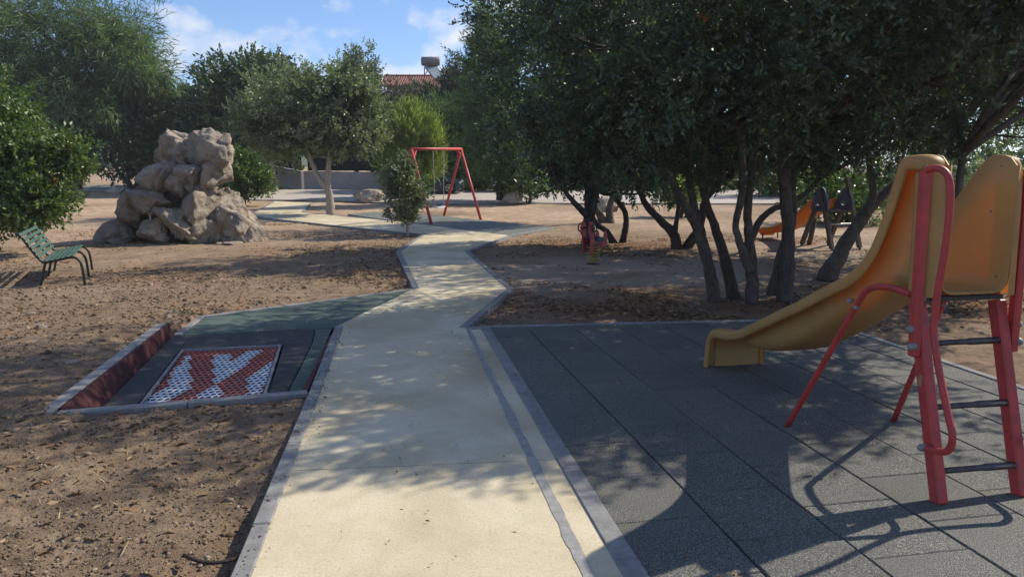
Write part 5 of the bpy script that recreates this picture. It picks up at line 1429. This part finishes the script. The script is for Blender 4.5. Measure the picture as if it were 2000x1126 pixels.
# bright young pine by the car: upright needle shoots
b = np.array([AT(815, 360, 39.5)[0], 39.5, float(terr(39.5)) - 0.1])
tree("young_pine", "bright yellow-green young pine rising behind the swing", "tree", b, [([b, b + UP * 2.2, AT(805, 200, 39.5)], [0.13, 0.09, 0.03])],
     [(AT(810, 268, 39.5), (1.25, 1.2, 1.3), 560), (AT(798, 240, 39.5), (0.5, 0.6, 0.9), 150), (AT(842, 285, 39.3), (0.7, 0.8, 0.8), 220), (AT(775, 285, 39.5), (0.9, 0.8, 0.8), 240), (AT(805, 318, 39.4), (1.8, 1.3, 0.8), 460)],
     leaf=M["leaf_pine"], bark=M["bark_dark"], m=18, L=1.0, ls=0.34, lw=0.040, up=2.6, spread=0.22, tintn=0.8, seed=28, nlimb=10, lr=(0.04, 0.01), lump=0.25)
b = np.array([AT(750, 360, 44)[0], 45.8, float(terr(45.8)) - 0.1])
tree("dark_pine", "dark shaded pine mass behind the grey wall left of the car", "tree", b, [([b, b + UP * 2.0, b + UP * 4.0], [0.15, 0.12, 0.06])],
     [(AT(760, 290, 45.8), (1.6, 1.4, 1.5), 500), (AT(840, 290, 44.8), (2.1, 1.4, 1.6), 620), (AT(862, 240, 45.5), (1.5, 1.3, 1.4), 450), (AT(806, 345, 41), (0.9, 0.7, 0.8), 220), (AT(852, 325, 41), (0.3, 0.4, 0.7), 80)], leaf=M["leaf_acacia"], bark=M["bark_dark"], m=13, L=0.7, ls=0.34, lw=0.055, up=0.6, spread=0.4, seed=29, nlimb=8)
for sd, u, v, Y, r, n, leaf, lab, nm in (
        (31, 760, 215, 60, (2.0, 1.8, 2.2), 500, "leaf_juniper", "dull juniper in front of the house's left corner", "juniper"),
        (32, 850, 207, 59, (2.4, 2.0, 1.5), 640, "leaf_juniper", "dull brownish juniper hiding the house front below the solar panel", "juniper"),
        (33, 892, 165, 57, (1.5, 1.4, 2.0), 380, "leaf_juniper", "spiky dull juniper left of the tall dark conifer", "juniper"),
        (34, 690, 150, 58, (0.7, 0.8, 2.0), 200, "leaf_juniper", "slim conifer top showing above the grey-green tree", "conifer"),
        (35, 722, 165, 58, (0.6, 0.7, 1.9), 170, "leaf_juniper", "slim pointed conifer top left of the house roof", "conifer"),
        (36, 922, 255, 46, (1.3, 1.4, 1.9), 440, "leaf_acacia", "green conifer between young pine and tall dark conifer", "conifer")):
    c = AT(u, v, Y); g0 = float(terr(Y)) - 0.1
    b = np.array([c[0], Y, g0])
    tree(nm, lab, "tree", b, [([b, (b + c) / 2, c + UP * r[2] * 0.6], [0.2, 0.14, 0.05])], [(c, r, n), (c - UP * r[2] * 1.2, (r[0] * 1.25, r[1] * 1.25, r[2]), n)], leaf=M[leaf], bark=M["bark_dark"], m=12, L=0.7, ls=0.34, lw=0.09, up=0.7, spread=0.4, seed=sd, nlimb=4, lump=0.5, freq=2.2)
for sd, u, v, Y, r, n, leaf, lab in (
        (41, 1130, 330, 49, (3.0, 2.0, 2.4), 520, "leaf_dark", "dark hedge bush across the road behind the silver car"),
        (42, 1270, 325, 48, (3.0, 2.0, 2.4), 560, "leaf_dark", "dark hedge bush across the road, behind the V-shaped trunks"),
        (43, 1400, 320, 48, (2.9, 2.0, 2.6), 560, "leaf_dark", "dark hedge bush across the road behind the leaning trunks"),
        (44, 1540, 340, 40, (2.4, 1.8, 1.8), 520, "leaf_oak", "green hedge bush behind the thickest upright trunk"),
        (45, 1640, 390, 24, (1.5, 1.2, 1.2), 620, "leaf_oak", "loose green bush behind the small wooden slide"),
        (46, 1755, 360, 34, (2.4, 1.8, 2.2), 520, "leaf_oak", "green bush beyond the slanting trunk"),
        (47, 1880, 390, 26, (1.9, 1.5, 1.5), 620, "leaf_olive", "pale green bush seen between the slide's two yellow sides"),
        (48, 2010, 350, 30, (2.6, 1.8, 2.6), 520, "leaf_oak", "green bush at the right edge behind the slide"),
        (49, 1850, 250, 40, (5.0, 2.5, 3.4), 700, "leaf_dark", "tall dark tree far behind the slide's tops"),
        (50, 1330, 375, 27, (0.7, 0.6, 0.5), 200, "leaf_pine", "small bright pine bush between the leaning trunks"),
        (51, 340, 330, 52, (2.5, 2.0, 1.6), 350, "leaf_dark", "low dark shrub behind the top boulder"),
        (52, 60, 300, 52, (5.0, 2.5, 3.0), 600, "leaf_dark", "dark shrub mass at far left behind the bright bush")):
    c = AT(u, v, Y); g0 = float(terr(Y)) - 0.1
    b = np.array([c[0], Y, g0])
    k = max(Y / 30, 0.8)
    tree("bush", lab, "bush", b, [([b, (b + c) / 2 + [0.1, 0, 0], c], [0.10, 0.08, 0.04]), ([b + [0.2, 0, 0], (b + c) / 2 + [0.5, 0, 0], c + [0.6, 0, 0.2]], [0.08, 0.06, 0.03])],
         [(c, r, n), (np.array([c[0], Y, (c[2] * 0.4 + g0 * 0.6) + 0.5]), (r[0] * 1.1, r[1], max((c[2] - g0) * 0.5, 0.3)), n // 2)], leaf=M[leaf], bark=M["bark_dark"], m=11, L=0.42 * k, ls=0.17 * k, lw=0.08 * k, up=0.4, seed=sd, nlimb=6, lr=(0.04, 0.01), lump=0.45)
c = AT(360, 172, 300)
b = np.array([c[0], 300, c[2] - 4])
tree("hilltop_tree", "tiny round tree on the far hilltop", "tree", b, [([b, c], [0.3, 0.2])], [(c, (2.4, 2.4, 1.4), 120)], leaf=M["leaf_dark"], bark=M["bark_dark"], seed=60, nlimb=0, m=8, L=1.2, ls=0.9, lw=0.5)

# tuft of long grass on the boulder pile's foot
rg = np.random.default_rng(71); tb = AT(278, 455, 17.6)
V = []; Fc = []
for i in range(60):
    a = rg.uniform(0, 6.28); l_ = rg.uniform(0.2, 0.5); d = np.array([math.cos(a), math.sin(a), 0]); sdv = np.array([-d[1], d[0], 0]) * 0.007
    for k in range(4):
        t = k / 3; p = tb + d * l_ * (t * 0.8) + UP * l_ * (t * 1.1 - 0.75 * t * t); o_ = len(V)
        V += [p - sdv * (1 - t * 0.9), p + sdv * (1 - t * 0.9)]
        if k: Fc.append((o_ - 2, o_ - 1, o_ + 1, o_))
T = np.tile([0.6, 0, 0, 1.0], (len(V), 1))
tag(mk_np("grass_tuft", np.array(V), np.array(Fc), M["leaf_olive"], None, False, T), "tuft of long thin grass at the boulder pile's left foot", "grass")

# ================================================================== LITTER, CLODS, STRAW (uncountable)
def blocked(x, y):
    return inside(x, y, PATH_POLY) | inside(x, y, PAD_POLY) | inside(x, y, GREEN_POLY) | inside(x, y, TRAMP_POLY) | inside(x, y, SWING_POLY)
ICO = None
def scatter(n, fx, seed):
    rg = np.random.default_rng(seed); X = []; Y = []
    tot = 0
    while tot < n:
        x, y, keep = fx(rg, n)
        k = keep & ~blocked(x, y)
        X.append(x[k]); Y.append(y[k]); tot += int(k.sum())
    return rg, np.concatenate(X)[:n], np.concatenate(Y)[:n]
def near_left(rg, n):
    y = 2.2 * (13.0 / 2.2) ** rg.uniform(size=n) ** 1.1; x = rg.uniform(-0.85, 0.62, size=n) * y
    return x, y, (x < 0) & (vnoise(x * 0.8, y * 0.8, None, 5) + rg.uniform(-0.6, 0.9, size=n) > 0)
rg, x, y = scatter(15000, near_left, 81)
bm = bmesh.new(); bmesh.ops.create_icosphere(bm, subdivisions=1, radius=1.0)
I0 = np.array([v.co[:] for v in bm.verts]); IF = np.array([[v.index for v in f.verts] for f in bm.faces]); bm.free()
n = len(x); s = np.exp(rg.normal(math.log(0.0052), 0.50, size=n)); s = np.clip(s, 0.003, 0.022) * np.clip(y / 5, 0.8, 1.8)
pos = np.stack([x, y, soil_z(x, y) + s * 0.25], -1)
P = I0[None] * (1 + rg.normal(size=(n, len(I0), 1)) * 0.30) * (s[:, None, None] * np.stack([rg.uniform(0.8, 1.5, n), rg.uniform(0.7, 1.2, n), rg.uniform(0.5, 0.9, n)], -1)[:, None, :])
a = rg.uniform(0, 6.28, n); ca, sa = np.cos(a)[:, None], np.sin(a)[:, None]
P = np.stack([P[..., 0] * ca - P[..., 1] * sa, P[..., 0] * sa + P[..., 1] * ca, P[..., 2]], -1) + pos[:, None]
FQ = (IF[None] + (np.arange(n) * len(I0))[:, None, None]).reshape(-1, 3)
tn = np.repeat(np.clip(rg.normal(0.45, 0.25, n), 0, 1), len(I0))
stuff(mk_np("soil_clods", P.reshape(-1, 3), FQ, M["pebble"], None, False, np.stack([tn, tn * 0, tn * 0, tn * 0 + 1], -1)), "small clods and gravel strewn over the bare earth", "gravel")

def flat_bits(name, x, y, rg, ls, lw, mat, label, cat, curl=0.5, lift=0.006, zf=None):
    n = len(x)
    p = np.stack([x, y, (soil_z(x, y) if zf is None else np.full(n, zf)) + lift], -1)
    a = rg.uniform(0, 6.28, n); d = np.stack([np.cos(a), np.sin(a), rg.normal(size=n) * 0.25], -1); d = unit(d)
    nr = unit(np.stack([rg.normal(size=n) * 0.45, rg.normal(size=n) * 0.45, np.ones(n)], -1)); sd = unit(np.cross(d, nr))
    sc = (rg.uniform(0.5, 1.4, n) * ls)[:, None]; w = sc * lw / ls * 0.5
    V = np.stack([p - d * sc / 2, p + sd * w + nr * sc * curl * 0.2, p + d * sc / 2, p - sd * w + nr * sc * curl * 0.2], 1).reshape(-1, 3)
    tn = np.clip(rg.normal(0.45, 0.28, n), 0, 1)
    T = np.repeat(np.stack([tn, tn * 0, tn * 0, tn * 0 + 1], -1), 4, 0)
    stuff(mk_np(name, V, np.arange(4 * n).reshape(-1, 4), mat, None, False, T), label, cat)
def under_trees(rg, n):
    x = rg.uniform(-0.6, 9, n); y = rg.uniform(7.5, 20, n)
    w = np.exp(-((x - 3.8) / 3.8) ** 4 - ((y - 9.3) / 1.6) ** 4) + 0.45 * np.exp(-((x - 4.6) / 5) ** 4 - ((y - 17) / 2.0) ** 4) + 0.05
    w = w * np.clip(0.5 + fbm(x, y, None, 12, 3), 0.05, 1.2)
    return x, y, rg.uniform(size=n) < w
rg, x, y = scatter(15000, under_trees, 82)
flat_bits("leaf_litter", x, y, rg, 0.06, 0.028, M["litter"], "dry fallen leaves under the dark trees", "leaf litter")
def left_far(rg, n):
    y = rg.uniform(3.0, 24, n); x = rg.uniform(-14, -1.5, n)
    w = np.clip(0.25 + 0.9 * fbm(x * 0.5, y * 0.5, None, 17, 3), 0.03, 1) * np.clip((y - 2) / 6, 0.15, 1)
    return x, y, rg.uniform(size=n) < w
rg, x, y = scatter(13000, left_far, 83)
flat_bits("leaf_litter", x, y, rg, 0.062, 0.026, M["litter"], "reddish dry leaves scattered around the bench and boulders", "leaf litter")
def straw_zone(rg, n):
    y = 2.3 * (16 / 2.3) ** rg.uniform(size=n); x = rg.uniform(-0.8, 0.1, n) * y
    return x, y, np.ones(n, bool)
rg, x, y = scatter(750, straw_zone, 84)
flat_bits("dry_stalks", x, y, rg, 0.10, 0.0045, M["straw"], "dry straw stalks lying on the bare earth", "straw", 0.2, 0.010)
# scraps blown on to the pad and path
rg = np.random.default_rng(85); x = rg.uniform(-1.0, 3.6, 260); y = rg.uniform(2.4, 8.0, 260)
kk = inside(x, y, PAD_POLY) | inside(x, y, PATH_POLY)
flat_bits("blown_leaves", x[kk], y[kk], rg, 0.028, 0.012, M["litter"], "small dry leaf scraps on the path and rubber tiles", "leaf litter", 0.3, 0.008, 0.004)
rg = np.random.default_rng(86); n = 420
t = rg.uniform(0.05, 0.98, n); edge = pA[None] + (pC - pA)[None] * t[:, None]
edge[:, 0] = np.interp(edge[:, 1], [pA[1], pB[1], pC[1]], [pA[0], pB[0], pC[0]])
x = edge[:, 0] + np.abs(rg.normal(size=n)) * 0.07 + 0.01; y = edge[:, 1]
s_ = np.exp(rg.normal(math.log(0.0035), 0.45, size=n))
P = I0[None] * (1 + rg.normal(size=(n, len(I0), 1)) * 0.3) * (s_[:, None, None] * np.array([1.2, 1.0, 0.6])) + np.stack([x, y, 0.012 + s_ * 0.2], -1)[:, None]
tn = np.repeat(np.clip(rg.normal(0.4, 0.2, n), 0, 1), len(I0))
stuff(mk_np("spilled_soil", P.reshape(-1, 3), (IF[None] + (np.arange(n) * len(I0))[:, None, None]).reshape(-1, 3), M["pebble"], None, False, np.stack([tn, tn * 0, tn * 0, tn * 0 + 1], -1)), "crumbs of soil spilled over the left kerb", "soil")
# dead stick by the kerb
st_ = [G(360, 1088, -0.03), G(390, 1100, -0.03), G(430, 1102, -0.03), G(465, 1094, -0.03)]
tag(tube("stick", smooth_line(np.array(st_) + UP * 0.012, 4), [0.009] * 12 + [0.006], M["bark_dark"], None, 7, 0.15, 3), "dark bent stick lying on the earth by the left kerb", "stick")

# ================================================================== ADDED HAZE VOLUME: brightens dark tones, standing in for lens glare
V, Fc = box_vf((0, 1120, 21.5), (1600, 0, 0), (0, 1480, 0), (0, 0, 23.5))
hz = mk("haze", V, Fc, M["fence"])
hm = bpy.data.materials.new("glare_haze"); hm.use_nodes = True
hn_ = hm.node_tree.nodes; hn_.remove(hn_["Principled BSDF"])
pv_ = hn_.new("ShaderNodeVolumePrincipled")
pv_.inputs["Color"].default_value = (0.86, 0.92, 1.0, 1)
pv_.inputs["Density"].default_value = 0.0006
pv_.inputs["Anisotropy"].default_value = 0.25
hm.node_tree.links.new(pv_.outputs[0], hn_["Material Output"].inputs["Volume"])
hz.data.materials.clear(); hz.data.materials.append(hm)
hz["kind"] = "stuff"; hz["label"] = "thin haze volume added to brighten dark tones like lens glare"
